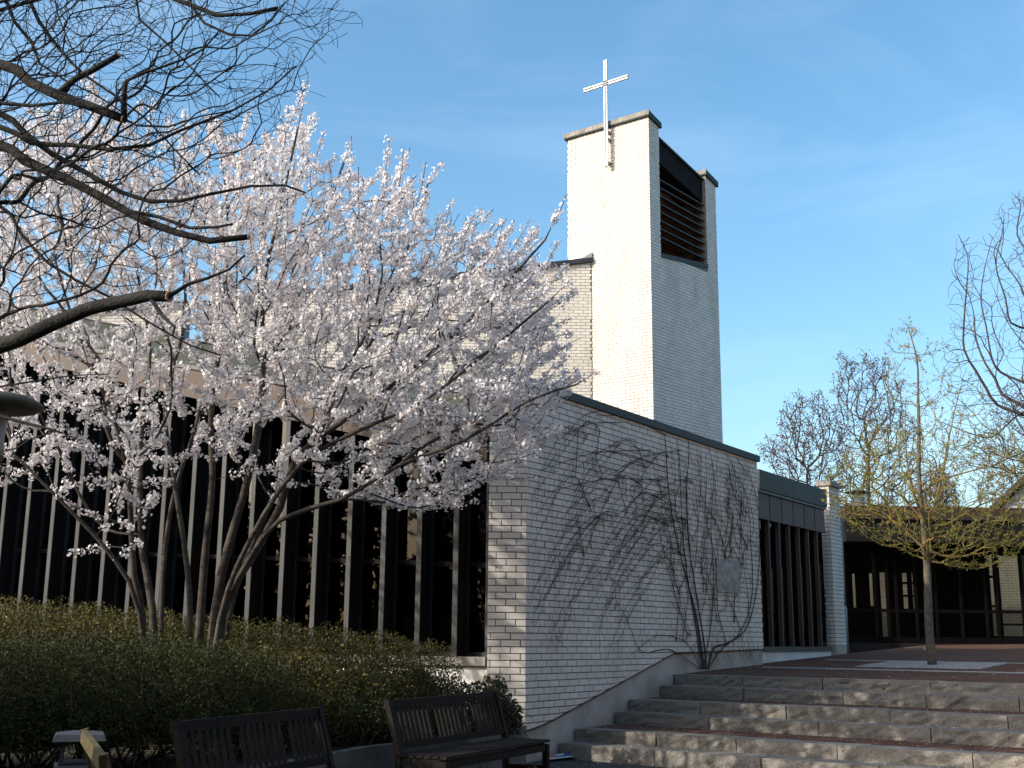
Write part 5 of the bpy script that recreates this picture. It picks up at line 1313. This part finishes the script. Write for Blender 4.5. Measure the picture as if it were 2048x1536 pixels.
# ================================================================== UNSEEN EVERGREENS (near left ones shade the foreground, others added to block sky light)
for i, (x, y, h, r) in enumerate([(-9.2, 3.0, 5.0, 1.7), (-9.0, 6.2, 5.3, 1.8), (-11.5, 0.5, 6.0, 1.9), (-7.6, 0.2, 4.8, 1.7), (-10.6, 9.2, 3.3, 1.5),
        (-22.0, -1.0, 7.5, 2.6), (-23.0, 4.0, 8.0, 2.8), (-22.5, 9.5, 7.5, 2.7), (-24.0, 15.0, 8.0, 2.8), (-21.0, -6.0, 8.0, 2.8), (6.0, -3.5, 7.5, 2.3), (0.5, -6.0, 8.0, 2.4), (-5.5, -5.5, 6.0, 2.2)]):
    o = tag(empty('conifer', (0, 0, 0)), ['bushy dark conifer beyond the left edge, second from the lamp', 'bushy dark conifer beyond the left edge, tallest by the lamp', 'tall dark conifer farthest left', 'bushy dark conifer left of the camera', 'low dark conifer beyond the left edge nearest the church',
        'far conifer added at left to block low bright sky, second from the viewer', 'far conifer added at left to block low bright sky, middle of the row', 'far conifer added at left to block low bright sky, fourth from the viewer', 'far conifer added at left to block low bright sky, nearest the church', 'far conifer added at left to block low bright sky, nearest the viewer',
        'dark conifer added behind the viewer at right to block sky light', 'tall dark conifer added directly behind the viewer to block sky light', 'dark conifer added behind the viewer at left to block sky light'][i], 'tree', 'conifers around the square outside the picture')
    g = MB(); g.tube([(x, y, 0), (x, y, h * .9)], [.16, .03], 8); g.build('trunk', M['darkbark'], o)
    n = 6000; rr = np.random.default_rng(100 + i); z = rr.random(n) ** .8; a = rr.uniform(0, 2 * np.pi, n); rad = r * (1 - z ** 2.2) ** .8 * (.55 + .45 * rr.random(n) ** .5) * (1 + .1 * np.sin(a * 5 + z * 20))
    P = np.stack([x + rad * np.cos(a), y + rad * np.sin(a), .25 + z * (h - .25)], 1)
    tag(link('crown', quads_mesh('crown', leaf_quads(P, .36, .42, 200 + i)), M['conifer'], o), kind='stuff')

# ================================================================== ADDED UNSEEN HOUSES BEHIND AND RIGHT OF THE CAMERA (they block sky light)
def light_blocker(label, x0, x1, y0, y1, hw, hr, along):
    o = tag(empty('blocker_house', (0, 0, 0)), label, 'house', 'added houses outside the picture that block sky light')
    g = MB(); g.plan([(x0, y0), (x1, y0), (x1, y1), (x0, y1)], -.05, hw); w = g.build('wall', M['housebrick'], o)
    g = MB(); e = .35
    if along == 'x':
        ym = (y0 + y1) / 2; prof = [(y0 - e, hw + .01), (y1 + e, hw + .01), (ym, hw + hr)]
        g.prism([Vector((x0 - e, y, z)) for y, z in prof], [Vector((x1 + e, y, z)) for y, z in prof])
    else:
        xm = (x0 + x1) / 2; prof = [(x0 - e, hw + .01), (x1 + e, hw + .01), (xm, hw + hr)]
        g.prism([Vector((x, y0 - e, z)) for x, z in prof], [Vector((x, y1 + e, z)) for x, z in prof])
    g.build('roof', M['verge'], o)
    n = int(((x1 - x0) if along == 'x' else (y1 - y0)) / 2.6)
    for i in range(n):
        for z in (1.0, 3.9):
            if z + 1.5 > hw: continue
            u = (i + .5) / n
            if along == 'x': c = (x0 + (x1 - x0) * u, y1 + .02, z + .7); sx, sy = 1.1, .06
            else: c = (x0 - .02, y0 + (y1 - y0) * u, z + .7); sx, sy = .06, 1.1
            g = MB(); g.box(c, sx, sy, 1.4); wd = g.build('window', M['doorframe'], o)
            g = MB(); g.box((c[0] - (.03 if along != 'x' else 0), c[1] + (.03 if along == 'x' else 0), c[2]), sx * (.84 if along == 'x' else .6), sy * (.6 if along == 'x' else .84), 1.2); g.build('pane', M['glassblack'], wd)
M['housebrick'] = material('brown house brick', (0.24, 0.135, 0.085), (0.18, 0.10, 0.062), rough=0.9, scale=6, bump=0.3)  # reddish tone chosen so the added house bounces warm light onto the wall
M['glassblack'] = material('dark window', (0.02, 0.022, 0.024), rough=0.1, scale=2, spec=0.5)
light_blocker('long brown house added behind the viewer to block sky light', -10, 15, -17, -9, 7.5, 3.5, 'x')
light_blocker('tall brown house added unseen right of the steps to block sky and bounce warm light', 13.5, 21, -6, 16, 8.5, 3.5, 'y')
